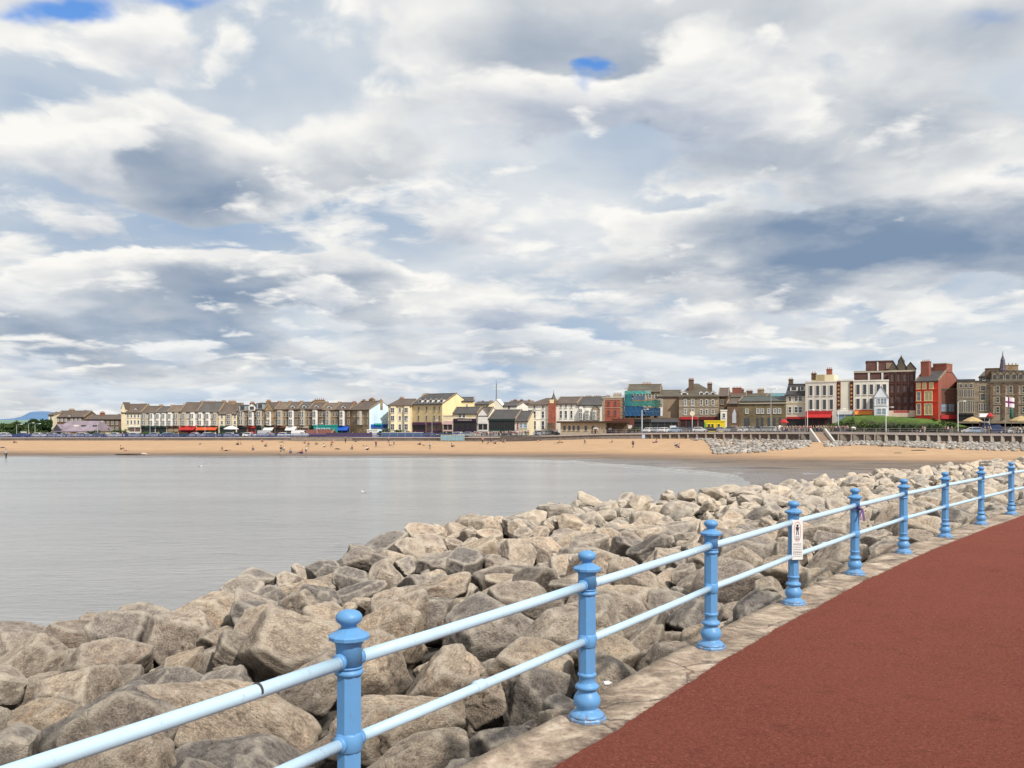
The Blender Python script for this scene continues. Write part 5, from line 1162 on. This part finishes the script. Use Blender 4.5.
def place_car(x, d, col, yaw=0, van=False, word='parked side-on', group='cars and vans parked along the promenade'):
    P_ = PVAN if van else PCAR
    if P_.name not in USED: USED.add(P_.name); o = P_
    else: o = copy_tree(P_)
    o.location = on_road(x, d); a = on_road(x+3, d)-on_road(x-3, d); o.rotation_euler[2] = math.atan2(a.y, a.x)+R(yaw)
    for c in o.children:
        if c.name.split('.')[0] == 'body': c.material_slots[0].link = 'OBJECT'; c.material_slots[0].material = CARM[col]
    o['category'] = 'van' if van else 'car'; o['group'] = group
    return roll(o, '%s %s parked %s' % (col, 'van' if van else 'car', lm(x)), x)
rg = random.Random(14); cols = ['white','silver','white','dark blue','white','black','silver','grey','pale blue','red']
x = -14.0
while x < 300:
    if not (292 < x < 298): place_car(x, rg.uniform(3.6, 4.6), rg.choice(cols), rg.choice((0, 180, 0)), van=rg.random() < .10)
    x += rg.uniform(13.6, 19) if rg.random() < .8 else 28
x = 4.0
while x < 290: place_car(x, 9.5, rg.choice(cols), rg.choice((0, 180)), van=rg.random() < .12); x += rg.uniform(22, 44)
for x, c, v in ((431,'grey',0),(460,'white',0),(470,'silver',0),(479,'white',0),(488,'silver',0),(497,'white',0),(507,'grey',0),(517,'white',0),(541,'silver',0),(552,'grey',0)): place_car(x, 7, c, 0, v)
for x, c, v in ((650,'white',0),(658,'silver',0),(665,'white',0),(677,'pale blue',0),(684.5,'grey',0),(700.5,'white',0),(712,'black',0),(722,'silver',0),(745,'white',0),(752,'silver',0),(768,'silver',0),(774.5,'white',0)): place_car(x, 4.6, c, 65 if x < 670 else 0, v)
for x, c in ((640,'grey'),(694,'dark blue'),(733,'grey'),(760,'dark blue')): place_car(x, 9.5, c, 0)
place_car(980, 2.6, 'pale blue', 0); place_car(993.5, 4.6, 'dark blue', 0, True); place_car(971, 4.0, 'white', 180); place_car(1018, 5, 'white', 0)

# ---- people: one skinned surface each, clothes as thin shells over it
SKIN = plain('skin', (.46,.27,.19), .7, .05); HAIR = [plain('hair_dark', (.03,.02,.015), .8), plain('hair_fair', (.25,.17,.09), .8), plain('hair_grey', (.35,.33,.30), .8)]
CLO = {'white': (.68,.67,.65), 'red': (.45,.05,.05), 'dark blue': (.03,.05,.14), 'black': (.025,.025,.03), 'pink': (.60,.25,.28), 'pale blue': (.30,.42,.58), 'grey': (.20,.20,.21), 'green': (.08,.20,.09), 'beige': (.45,.36,.25)}
CLM = {k: plain('cloth_'+k.replace(' ', '_'), v, .85, .08) for k, v in CLO.items()}
def skinmesh(name, verts, edges, rad, mats, root=0, sub=1):
    me = bpy.data.meshes.new(name); me.from_pydata(verts, edges, []); o = bpy.data.objects.new(name, me); COL.objects.link(o)
    md = o.modifiers.new('s', 'SKIN'); 
    if not me.skin_vertices: me.attributes
    for i, r_ in enumerate(rad):
        sv = me.skin_vertices[0].data[i]; sv.radius = r_ if isinstance(r_, tuple) else (r_, r_); sv.use_root = (i == root)
    sb_ = o.modifiers.new('d', 'SUBSURF'); sb_.levels = sub; sb_.render_levels = sub
    dg = bpy.context.evaluated_depsgraph_get(); ev = o.evaluated_get(dg); m2 = bpy.data.meshes.new_from_object(ev); m2.name = name
    m2.materials.clear(); m2.materials.append(mats)
    for p in m2.polygons: p.use_smooth = True
    bpy.data.objects.remove(o); bpy.data.meshes.remove(me); return m2
def pose(kind):
    """joint positions, facing +X"""
    if kind in ('stand', 'walk'):
        s = .0 if kind == 'stand' else .26; J = dict(pel=(0,0,.93), chest=(0,0,1.22), sh=(0,0,1.40), neck=(0,0,1.50), head=(.01,0,1.60), top=(0,0,1.68),
          hl=(0,.09,.90), kl=(s*.55+.02,.10,.50), al=(s*.8,.10,.09), fl=(s*.8+.16,.11,.04), hr=(0,-.09,.90), kr=(-s*.25+.02,-.10,.50), ar=(-s*1.1,-.10,.10), fr=(-s*1.1+.15,-.11,.04),
          sl=(0,.17,1.39), el=(-s*.4,.23,1.12), wl=(-s*.5+.05,.24,.88), gl=(-s*.5+.08,.24,.79), sr=(0,-.17,1.39), er=(s*.4,-.23,1.12), wr=(s*.7+.05,-.24,.88), gr=(s*.7+.08,-.24,.79))
    elif kind == 'sit':
        J = dict(pel=(0,0,.13), chest=(-.08,0,.42), sh=(-.10,0,.60), neck=(-.08,0,.70), head=(-.05,0,.80), top=(-.06,0,.88), hl=(.04,.10,.13), kl=(.42,.13,.42), al=(.62,.12,.09), fl=(.78,.13,.05), hr=(.04,-.10,.13), kr=(.44,-.13,.38), ar=(.66,-.12,.09), fr=(.82,-.13,.05),
          sl=(-.10,.17,.58), el=(.02,.23,.36), wl=(.26,.18,.36), gl=(.34,.15,.37), sr=(-.10,-.17,.58), er=(.02,-.23,.36), wr=(.26,-.18,.34), gr=(.34,-.15,.34))
    else:
        J = dict(pel=(0,0,.13), chest=(-.30,0,.13), sh=(-.48,0,.14), neck=(-.58,0,.15), head=(-.68,0,.16), top=(-.76,0,.15), hl=(.04,.09,.12), kl=(.44,.12,.20), al=(.84,.13,.09), fl=(.90,.14,.20), hr=(.04,-.09,.12), kr=(.44,-.12,.12), ar=(.86,-.13,.09), fr=(.92,-.14,.2),
          sl=(-.46,.17,.14), el=(-.26,.28,.08), wl=(-.02,.26,.08), gl=(.06,.25,.08), sr=(-.46,-.17,.14), er=(-.26,-.28,.08), wr=(-.02,-.26,.08), gr=(.06,-.25,.08))
    return J
RD = dict(pel=(.15,.11), chest=(.15,.11), sh=(.13,.09), neck=.055, head=.10, top=.06, h=.09, k=.06, a=.045, f=.04, s=.06, e=.045, w=.034, g=.035)
ED = ['pel-chest','chest-sh','sh-neck','neck-head','head-top','pel-hl','hl-kl','kl-al','al-fl','pel-hr','hr-kr','kr-ar','ar-fr','sh-sl','sl-el','el-wl','wl-gl','sh-sr','sr-er','er-wr','wr-gr']
def rad(k): return RD[k] if k in RD else RD[k[0]]
def sub_skin(J, keys, grow, name, m_):
    ed = [e.split('-') for e in ED]; ed = [(keys.index(a), keys.index(b)) for a, b in ed if a in keys and b in keys]
    rr = []
    for k in keys:
        q = rad(k); rr.append(tuple(v*grow for v in q) if isinstance(q, tuple) else q*grow)
    return skinmesh(name, [J[k] for k in keys], ed, rr, m_)
PROT = {}
for kd in ('stand', 'walk', 'sit', 'lie'):
    J = pose(kd); ks = ['pel','chest','sh','neck','head','top','hl','kl','al','fl','hr','kr','ar','fr','sl','el','wl','gl','sr','er','wr','gr']
    body = sub_skin(J, ks, 1.0, 'person', SKIN); shirt = sub_skin(J, ['pel','chest','sh','sl','el','sr','er'], 1.14, 'shirt', CLM['white']); tr = sub_skin(J, ['pel','hl','kl','al','hr','kr','ar'], 1.16, 'trousers', CLM['black'])
    hm = MB(); h_ = Vector(J['head']); back = Vector((-.02,0,.02)) if kd != 'lie' else Vector((-.03,0,0)); hm.lathe([(.02,.112),(.075,.092),(.108,.045),(.112,0),(.09,-.05),(.05,-.08)], 10, c=tuple(h_+back)); PROT[kd] = (body, shirt, tr, hm.mesh('hair', HAIR[0]))
rp = random.Random(31)
def person(pt, kd, yaw, where, top=None, bot=None, x=0, hair=None, group='people out on the sands', s=1.0):
    b, sh, tr, hr = PROT[kd]; o = ob('person', b, None, pt, R(yaw)); o.scale = (s, s, s); top = top or rp.choice(list(CLM)); bot = bot or rp.choice(['black','dark blue','grey','beige'])
    for nm, me, m_ in (('shirt', sh, CLM[top]), ('trousers', tr, CLM[bot]), ('hair', hr, hair or rp.choice(HAIR))):
        c = ob(nm, me, o); c.material_slots[0].link = 'OBJECT'; c.material_slots[0].material = m_
    o['category'] = 'person'; o['group'] = group
    return roll(o, 'person in %s top %s %s' % (top, {'stand': 'standing', 'walk': 'walking', 'sit': 'sitting', 'lie': 'lying'}[kd], where), x)
bp = [(6,459,'stand','pale blue'),(14,443,'sit','red'),(2,448,'lie','grey'),(200,444.3,'lie','black'),(121,449.5,'sit','beige'),(126,451,'lie','red'),(238,445,'sit','black'),(241,445,'sit','red'),(262,442,'sit','red'),(266,446.6,'sit','grey'),(222,450.3,'sit','black'),(227,451,'lie','pink'),
      (253,450.4,'sit','dark blue'),(281,454.8,'stand','black'),(283.5,455,'walk','white'),(290.5,453.2,'sit','grey'),(299,453.3,'lie','black'),(302,453.6,'sit','red'),(306,455.4,'stand','white'),(308.5,449.5,'stand','dark blue'),(305,443.6,'sit','red'),(281,442.4,'lie','grey'),(324,447.3,'sit','white'),(316,444.5,'sit','beige'),
      (345.5,443,'stand','black'),(333,442.8,'sit','pink'),(355.5,441.8,'lie','pink'),(331.5,448,'walk','red'),(338,449.4,'lie','black'),(352,449.6,'sit','black'),(367,450,'sit','white'),(376,447.2,'stand','red'),(388.5,443,'walk','pink'),(389.5,446,'sit','pink'),(394,448,'stand','dark blue'),(420,445,'sit','black'),(424.5,445.6,'lie','red'),(364,446,'lie','beige'),
      (482.6,443.5,'stand','pink'),(488,444.2,'sit','black'),(491,443,'walk','dark blue'),(495.5,443.8,'sit','red'),(503,442.5,'sit','black'),(505,443,'sit','grey'),(538,442.4,'sit','pink'),(557,443.3,'lie','black'),(560,443,'sit','red'),(633,447.8,'walk','dark blue'),(654,442.8,'lie','black'),(656.5,442.6,'sit','pink'),
      (675.5,446,'sit','pale blue'),(679,447.8,'sit','pink'),(882,446.8,'sit','black'),(884,446.4,'sit','white'),(430,450,'walk','white'),(452,447,'sit','dark blue'),(585,445,'walk','beige'),(612,443,'sit','red')]
for x, y, kd, top in bp: person(on_beach(x, y)-Vector((0,0,.02)), kd, rp.uniform(0, 360), 'on the sand '+lm(x).replace('before', 'below').replace('below the grass', 'under the grass'), top, None, x)
# promenade crowd
def crowd(x0, x1, n, d0, d1, kinds=('stand', 'walk', 'stand')):
    for k in range(n):
        x = lerp(x0, x1, (k+.5)/n)+rp.uniform(-.5, .5); person(on_road(x, rp.uniform(d0, d1)), rp.choice(kinds), rp.choice((0, 180, 90, 270))+rp.uniform(-30, 30), lm(x), None, None, x, group='people strolling on the promenade')
crowd(777, 812, 30, 1.6, 5.5); crowd(813, 848, 26, 1.6, 5); crowd(590, 612, 10, 1.6, 4); crowd(474, 530, 36, 1.3, 3.4); crowd(534, 560, 5, 2, 6); crowd(734, 776, 7, 1.6, 3)
crowd(916, 926, 4, 1.5, 3, ('stand','sit')); crowd(943, 953, 3, 1.5, 3); crowd(984, 992, 3, 1.4, 2.2); crowd(1012, 1024, 5, 1.6, 4); crowd(345, 470, 8, 1.6, 5); crowd(20, 280, 14, 1.4, 2.4)

# ---- gulls
def gull(p, yaw, lab, white=True):
    mb = MB(); mb.tube([(-.24,0,.10),(-.16,0,.11),(-.02,0,.12),(.12,0,.13),(.19,0,.17),(.23,0,.24),(.27,0,.27)], [.01,.05,.085,.08,.05,.042,.03], 10)
    o = mb.build('gull', plain('gull_white', (.74,.73,.70), .7), None, p, R(yaw)); mb = MB(); mb.tube([(.28,0,.265),(.33,0,.255)], [.014,.004], 6); mb.build('beak', plain('beak_yellow', (.6,.4,.05), .5), o)
    for s in (-1, 1): mb = MB(); mb.tube([(.10,s*.06,.16),(-.05,s*.085,.17),(-.30,s*.02,.14)], [.03,.045,.008], 8); mb.build('wing', plain('gull_grey', (.33,.34,.36), .7), o)
    tag(o, lab, 'bird'); return o
gull((PX(364.5, 76), 76, WL-.05), 200, 'white gull floating alone on the grey water left of centre')
gull((PX(200, 120), 120, WL-.05), 20, 'tiny white gull floating far out near the left shoreline')

# ---- lamp columns, flag, small furniture
LP = plain('lamp_column', (.30,.32,.33), .5); LPW = plain('lamp_column_white', (.60,.60,.58), .5)
def lamp(x, d, yt, arms=1, m_=LP, thick=.08, lab='lamp column'):
    p = on_road(x, d); h_ = PZ(yt, p.y)-p.z; r = empty('street_lamp', p); MB().lathe([(thick*1.8,0),(thick*1.7,.9),(thick,1.0),(thick*.65,h_)], 8).build('column', m_, r)
    for s in ([1] if arms == 1 else [-1, 1]):
        mb = MB(); mb.tube([(0,0,h_-.1),(s*.5,0,h_+.18),(s*1.3,0,h_+.25)], .045, 6); mb.build('arm', m_, r); MB().frustum(s*1.25-.05 if s > 0 else s*1.9-.0, (s*1.9 if s > 0 else s*1.25+.05), -.14, .14, h_+.16, s*1.3 if s > 0 else s*1.8, s*1.8 if s > 0 else s*1.3, -.07, .07, h_+.33).build('lantern', LPW, r)
    r['category'] = 'street lamp'; roll(r, lab+' '+lm(x), x); return r
for x, d, y, a in ((16.6,6,425,1),(28.5,6,423.6,1),(35,6,424.4,1),(97.5,5,422,1),(150,5,423,1),(205,5,423,1),(262,5,423,1),(317,5,424,1),(402,4,420,1),(432,4,421,1)): lamp(x, d, y, a, lab='slim grey lamp column')
lamp(771, 7, 389.5, 2, lab='tall double-armed lamp column standing'); lamp(642, 3, 410, 1, thick=.2, lab='thick grey lamp column'); lamp(807.5, 3, 410.5, 1, LPW, lab='white lamp column'); lamp(838.3, 7, 409.5, 1, LPW, lab='white lamp column behind the crowd'); lamp(886, 1.3, 408, 1, LPW, .09, lab='white lamp column'); lamp(958, 6, 402, 1, LPW, .09, lab='white lamp column')
p = on_road(692.3, 2.5); r = empty('round_sign', p, 0, 'white round sign disc on a tall pole before the grey stone hotel', 'sign'); hh = PZ(413.5, p.y)-p.z
MB().lathe([(.09,0),(.06,hh)], 8).build('pole', LPW, r); mb = MB(); mb.tube([(0,-.10,hh),(0,-.04,hh)], .66, 20, smooth=False); mb.build('disc', plain('disc_cream', (.60,.56,.44), .6), r)
p = on_road(1005.3, 1.8); r = empty('flagpole', p, 0, 'white flagpole flying a white flag with a dark purple cross at the right edge', 'flagpole'); hh = PZ(396.5, p.y)-p.z
MB().lathe([(.10,0),(.05,hh),(.10,hh+.02),(.02,hh+.18)], 8).build('pole', LPW, r)
FW = 2.05; FH = 2.25; n = 12
def flagpt(i, j, off): xx = i/n*FW; return (.06+xx, off+.16*math.sin(xx*3.2)*min(1, xx), hh-.1-FH+j/4*FH-.12*xx)
mb = MB(); mb.add([flagpt(i, j, 0) for j in range(5) for i in range(n+1)], [(j*(n+1)+i, j*(n+1)+i+1, (j+1)*(n+1)+i+1, (j+1)*(n+1)+i) for j in range(4) for i in range(n)]); fl = mb.build('flag', plain('flag_white', (.70,.66,.68), .8), r)
mb = MB(); mb.add([flagpt(i, j, -.015) for j in (1.6, 2.4) for i in range(n+1)], [(i, i+1, n+2+i, n+1+i) for i in range(n)]); mb.add([flagpt(i, j, -.018) for j in (0, 1, 2, 3, 4) for i in (3.4, 5.2)], [(2*k, 2*k+1, 2*k+3, 2*k+2) for k in range(4)]); mb.build('cross', plain('flag_purple', (.16,.03,.13), .8), fl)
def parasol(x, d, y0, y1, wpx, m_, lab, closed=False):
    p = on_road(x, d); r = empty('parasol', p, 0, lab, 'parasol'); zt = PZ(y0, p.y)-p.z; ze = PZ(y1, p.y)-p.z; w_ = wpx/2*p.y/F
    MB().tube([(0,0,0),(0,0,zt)], .05, 8).build('pole', TRIMD, r); mb = MB()
    if closed: mb.lathe([(.10,ze),(.42,ze+.3),(.34,lerp(ze, zt, .6)),(.05,zt)], 10)
    else: mb.lathe([(w_,ze-.22),(w_+.02,ze),(w_*.5,lerp(ze, zt, .62)),(.06,zt)], 8, smooth=False)
    mb.build('canopy', m_, r); return r
TANC = plain('tan_canvas', (.46,.34,.17), .85)
parasol(972.5, 8, 416.6, 421, 19, TANC, 'wide tan parasol right of the grass bank'); parasol(1021, 8, 415.8, 420.6, 22, TANC, 'wide tan parasol at the right edge behind the flagpole'); parasol(1011.5, 9, 405.5, 419, 5, plain('green_canvas', (.04,.13,.10), .85), 'closed dark green parasol right of the flagpole', True)
parasol(231, 8, 425.6, 428.6, 15, TRIM, 'white tent-like canopy before the brown hipped roof house'); parasol(990, 8, 412.6, 416, 7, FRED, 'small red parasol above the blue van')
h = H('stall', 'small red and white striped stall between the tan parasol and the flagpole', 'stall', 979, 990, 424, plain('stall_red', (.40,.07,.07), .8), d=9, D=2).gable(416.5, 414.2, FWH); h.shop(979.3, 989.7, 417, 423, FWH, yf=418)
parasol(784, 6, 418.6, 422.2, 9, FRED, 'red parasol above the crowd before the mansard hotel'); parasol(780, 5, 425.2, 427.8, 8, TRIM, 'white parasol among the crowd left of the red parasol'); parasol(596.8, 4, 425, 428, 9, TRIM, 'white parasol beside the cream pavilion'); parasol(785.5, 4.2, 426.2, 428.8, 8, TRIM, 'low white parasol under the red parasol')
# hoardings and low things along the left half
def board(x0, x1, d, y0, y1, m_, name, lab, cat, dep=.3, posts=True):
    Ya = WY(x0)+d; Yb = WY(x1)+d; A = Vector((PX(x0, Ya), Ya, ground_at(x0, Ya))); B = Vector((PX(x1, Yb), Yb, 0)); dd_ = B-A; dd_.z = 0
    r = empty(name, A, math.atan2(dd_.y, dd_.x), lab, cat); L = dd_.length; z1 = PZ(y0, (Ya+Yb)/2)-A.z; z0 = PZ(y1, (Ya+Yb)/2)-A.z
    MB().box(0, L, 0, dep, z0, z1).build('panel', m_, r)
    if posts:
        mb = MB()
        for k in range(int(L/2.4)+1): mb.box(k*2.4-.08, k*2.4+.08, -.08, 0, z0-.2, z1+.12)
        mb.build('frame', TRIMD, r)
    MB().box(-.05, L+.05, -.05, dep+.05, z1, z1+.1).build('top_cap', TRIM if posts else m_, r); return r
board(441, 464, -2.5, 435.2, 440.6, plain('pale_blue_board', (.24,.40,.48), .7), 'hoarding', 'pale blue low hoarding at the back of the sand below the yellow gable', 'hoarding')
board(382, 423, 1.6, 432.6, 437, plain('slate_blue_board', (.10,.16,.24), .7), 'fence', 'slate blue fence before the cream hotel', 'fence')
board(326, 372, 1.4, 433.2, 437.4, plain('maroon_wall', (.13,.055,.05), .85), 'wall', 'dark reddish wall below the ice blue gable', 'wall', posts=False)
board(469, 530, .8, 436.2, 437.6, plain('grey_wall', (.24,.21,.20), .85), 'wall', 'grey low wall before the green arcade', 'wall', posts=False)
board(291, 352, -2.0, 437.2, 442.4, plain('ramp_grey', (.24,.205,.175), .9, .3), 'wall', 'grey concrete ramp wall projecting onto the sand below the teal shopfront', 'wall', posts=False)
board(500, 541, -3.0, 436.6, 441.6, plain('slip_brown', (.13,.11,.10), .9, .3), 'wall', 'dark brown slipway wall projecting onto the sand before the green arcade', 'wall', posts=False)
board(20.8, 26, 5, 431.8, 434.4, TRIM, 'sign_board', 'small white board among the lamp columns at the far left', 'sign')
board(672-2, 676, 5, 426, 428, TRIM, 'sign_board', 'white notice board before the grey stone hotel', 'sign')
board(624, 632, 5, 425.5, 428.6, TRIM, 'sign_board', 'white notice board on the red wall before the scaffold', 'sign')
board(612, 634, 6, 419, 431, plain('red_wall', (.15,.05,.035), .85), 'wall', 'dark red brick wall with pale boards left of the scaffold', 'wall', posts=False)
h = H('kiosk', 'small white refreshment kiosk below the ice blue gable', 'kiosk', 367, 375, 436.5, TRIM, d=5, D=2).flat(430.5).windows([370.8], [(432,434)], 2.5)
h = H('shelter', 'red brown sloping roofed shelter before the brown terrace', 'shelter', 297, 331, 436.5, FBRN, d=5, D=5).gable(434.6, 430.2, plain('rust_roof', (.16,.06,.045), .85))
h = H('shelter', 'teal painted kiosk with white boards left of the blue awning', 'kiosk', 313.5, 334, 434, FTEAL, d=12, D=3).flat(426).windows([318,323,328], [(428.5,432)], 3.2, pn=GLASSB)

# ---- grass bank on the right, with beds
gb = [(812,428.8,429),(826,426.5,429),(838,421.5,429.3),(846,416.4,429.5),(872,415.2,429.8),(900,417,430),(932,419.2,430),(955,423.4,430),(970,427.2,430.2),(978,429.2,430.4),(986,430,430.6)]
mb = MB(); vs = []; X = np.arange(812, 986.1, 2.0); prof = [(3.4,0),(5,.08),(6.5,.20),(7.5,.34),(9.5,.72),(11.5,1.0),(13.6,1.0)]
for d_, f in prof:
    for x in X:
        Y = WY(x)+d_; yt = float(np.interp(x, [g[0] for g in gb], [g[1] for g in gb])); zt = PZ(yt, WY(x)+11.5); zb_ = road_z(x, 3.4)-.05
        vs.append((PX(x, Y), Y, lerp(zb_, zt, f)+.05*noise.noise(Vector((x*.3, d_, 0)))))
nx = len(X); mb.add(vs, [(j*nx+i, j*nx+i+1, (j+1)*nx+i+1, (j+1)*nx+i) for j in range(len(prof)-1) for i in range(nx-1)], smooth=True)
m_, t, b = mat('bank_grass'); tcn = t.new('ShaderNodeTexCoord'); ov = tcn.outputs['Object']; a1 = t.noise(ov, .35, 6, .7); a2 = t.noise(t.mapping(ov, scale=(1,1,3)), 2.2, 5, .7)
sy = t.new('ShaderNodeSeparateXYZ'); t.lk(tcn.outputs['UV'], sy.inputs[0]); c = t.ramp(a1, [(.3,(.04,.075,.012)),(.5,(.085,.145,.022)),(.7,(.145,.205,.035))])
at_ = t.new('ShaderNodeAttribute'); at_.attribute_name = 'slope'; c = t.mix(t.mr(t.m('ADD', at_.outputs['Fac'], t.m('MULTIPLY', t.m('SUBTRACT', a1, .5), .5)), .52, .76, .95, 0), c, (.030,.030,.012)); c = t.mix(t.mr(a2, .52, .68, 0, .7), c, (.02,.04,.01)); t.lk(c, b.inputs['Base Color']); b.inputs['Roughness'].default_value = .95; t.lk(t.bump(a2, 1, .3), b.inputs['Normal'])
me = mb.mesh('grass_bank', m_); A_ = me.attributes.new('slope', 'FLOAT', 'POINT'); A_.data.foreach_set('value', [f for d_, f in prof for x in X]); o = ob('grass_bank', me); tag(o, kind='structure')

# ---- trees and shrubs
LEAF = [plain('leaf_dark', (.022,.048,.016), .8, .3, 3), plain('leaf_mid', (.045,.085,.022), .8, .3, 3), plain('leaf_olive', (.085,.105,.030), .8, .3, 3), plain('leaf_bright', (.11,.17,.035), .8, .3, 3)]
BARK = plain('bark', (.075,.055,.040), .9)
rt = random.Random(4)
def crown(c, rx, ry, rz, n, s, mi0):
    mb = MB(); cl = [(Vector((rt.gauss(0,.42)*rx, rt.gauss(0,.42)*ry, rt.gauss(0,.40)*rz))+c, rt.uniform(.28,.5)) for _ in range(16)]
    for k in range(n):
        q, r_ = rt.choice(cl); d = Vector((rt.gauss(0,1), rt.gauss(0,1), rt.gauss(0,1))).normalized()*r_*rt.uniform(.55,1.05); p = q+Vector((d.x*rx, d.y*ry, d.z*rz))
        a = Vector((rt.gauss(0,1), rt.gauss(0,1), rt.gauss(0,1))).normalized(); b_ = a.orthogonal().normalized(); e = a.cross(b_); ss = s*rt.uniform(.6,1.3)
        mb.add([p+b_*ss, p+e*ss*.6, p-b_*ss, p-e*ss*.6], [(0,1,2,3)], mi0 if rt.random() < .7 else (1-mi0))
    return mb
def tree(x, d, y0, wpx, ms, lab, n=900, group=None, yb=None):
    p = on_road(x, d); top = PZ(y0, p.y)-p.z; w_ = wpx/2*p.y/F; r = empty('tree', p, 0, None, 'tree', group); roll(r, lab, x)
    tb = MB(); tb.tube([(0,0,-.3),(.05,0,top*.25),(-.08,.05,top*.55),(.05,0,top*.8)], [.26,.2,.13,.04], 7)
    for k in range(5): a = k*1.3; tb.tube([(0,0,top*(.25+.07*k)),(math.cos(a)*w_*.55, math.sin(a)*w_*.4, top*(.5+.07*k))], [.09,.03], 5)
    tb.build('trunk', BARK, r); crown(Vector((0,0,top*.60)), w_, w_*.8, top*.42, n, .34, 0).build('crown', ms, r); return r
def shrub(x, d, y0, wpx, ms, lab, n=260, s=.22, group='low shrubs along the seafront', D=1.0):
    p = on_road(x, d); top = max(.5, PZ(y0, p.y)-p.z); w_ = wpx/2*p.y/F; r = empty('shrub', p, 0, None, 'shrub', group); roll(r, lab+' '+lm(x), x)
    crown(Vector((0,0,top*.5)), w_, min(w_, 1.6)*D, top*.50, n, s, 0).build('foliage', ms, r); st_ = MB()
    for k in range(4): st_.tube([(0,0,-.1),(math.cos(k*1.6)*w_*.4, math.sin(k*1.6)*.4, top*.55)], [.05,.02], 5)
    st_.build('stem', BARK, r)
DK = [LEAF[0], LEAF[1]]; MD = [LEAF[1], LEAF[2]]; BR = [LEAF[3], LEAF[1]]
for x, d, y, w_, m3, lab in ((-40,34,419.5,26,DK,'dense dark tree'),(-22,30,421,20,MD,'rounded olive tree'),(-6,34,421.5,20,DK,'dense dark tree'),(6,28,423.5,17,MD,'rounded olive tree'),(13,38,422.5,16,MD,'rounded olive tree'),(21,30,422.0,16,MD,'rounded olive tree'),(26,44,421,14,DK,'dense dark tree'),(33,34,419.8,13,DK,'dense dark tree'),(38,42,419,14,DK,'dense dark tree'),(44,36,418.6,14,DK,'tallest dark tree, against the pale end house'),(49,46,419.5,10,DK,'dense dark tree')):
    tree(x, d, y, w_, m3, lab+' at the far left of the seafront' if 'tallest' not in lab else lab, 1500)
for x in (-30, -14, 1, 10, 18, 29, 41): shrub(x, 14, 429.5+rt.uniform(-.8, .8), 14, MD if x % 2 else DK, 'dark green shrub', 500, .28, D=1.5)
for x, y, w_, m3 in ((94,430,10,DK),(101,431,8,DK),(115,428.3,12,MD),(124,429.5,10,MD),(146,432,11,BR),(160,432.3,12,MD),(172,432,12,BR),(184,432.6,8,MD),(196,432,12,MD),(208,432,12,BR),(221,433,8,MD),(288,432.5,10,MD)): shrub(x, 12, y, w_, m3, 'leafy green shrub', 420, .24, D=1.2)
for x, y, w_ in ((381,431.2,9),(389,430,12),(399,429.5,13),(408,430.6,10),(345,431.5,10),(446,431.6,11),(456,432.6,8)): shrub(x, 7, y, w_, DK, 'clipped dark green shrub', 420, .24, D=1.2)
for x, y, w_ in ((628,429,9),(636,428,11),(646,428.4,12),(655,429,8)): shrub(x, 5, y, w_, MD, 'low green hedge shrub', 360, .22)
for x, d, y, w_ in ((832,6.5,423,9),(841,7.5,419.5,9),(849,8.5,417.5,7),(856,6,424,9),(863,6.5,421,7),(868,5.5,423.5,8),(852,5,426,10),(876,5.5,425.5,8),(944,10,419.5,9),(952,9,421,9),(935,11,417.2,8)): shrub(x, d, y, w_, BR if x in (863, 868) else MD, 'green shrub on the grass bank', 300, .22)
for k, x in enumerate(np.arange(872, 944, 8.0)): shrub(x, 5.2+.4*(k%2), 424.5+rt.uniform(-.6,.6), 9, DK, 'dark shrub at the bank foot', 260, .22)
o = MB(); o.lathe([(.05,0),(.55,.05),(.75,.35),(.55,.75),(.1,.85)], 10); p = on_road(853, 4.6); o = o.build('boulder', TRIM, None, p+Vector((0,0,.5))); tag(o, 'white rounded stone ornament in the planted bed under the grass bank', 'stone')

# ---- the near car prototypes must all be in use; then settle the labels
from collections import defaultdict
grp = defaultdict(list)
for o, lab, x in ROLL: grp[lab].append((x, o))
ORD = ['leftmost','second from left','third from left','fourth from left','fifth from left','sixth from left','seventh from left','eighth from left','ninth from left']
for lab, L in grp.items():
    L.sort(key=lambda q: q[0])
    if len(L) == 1: L[0][1]['label'] = lab
    else:
        for i, (x, o) in enumerate(L):
            o['label'] = lab+', '+('rightmost' if i == len(L)-1 else ORD[min(i, 8)])
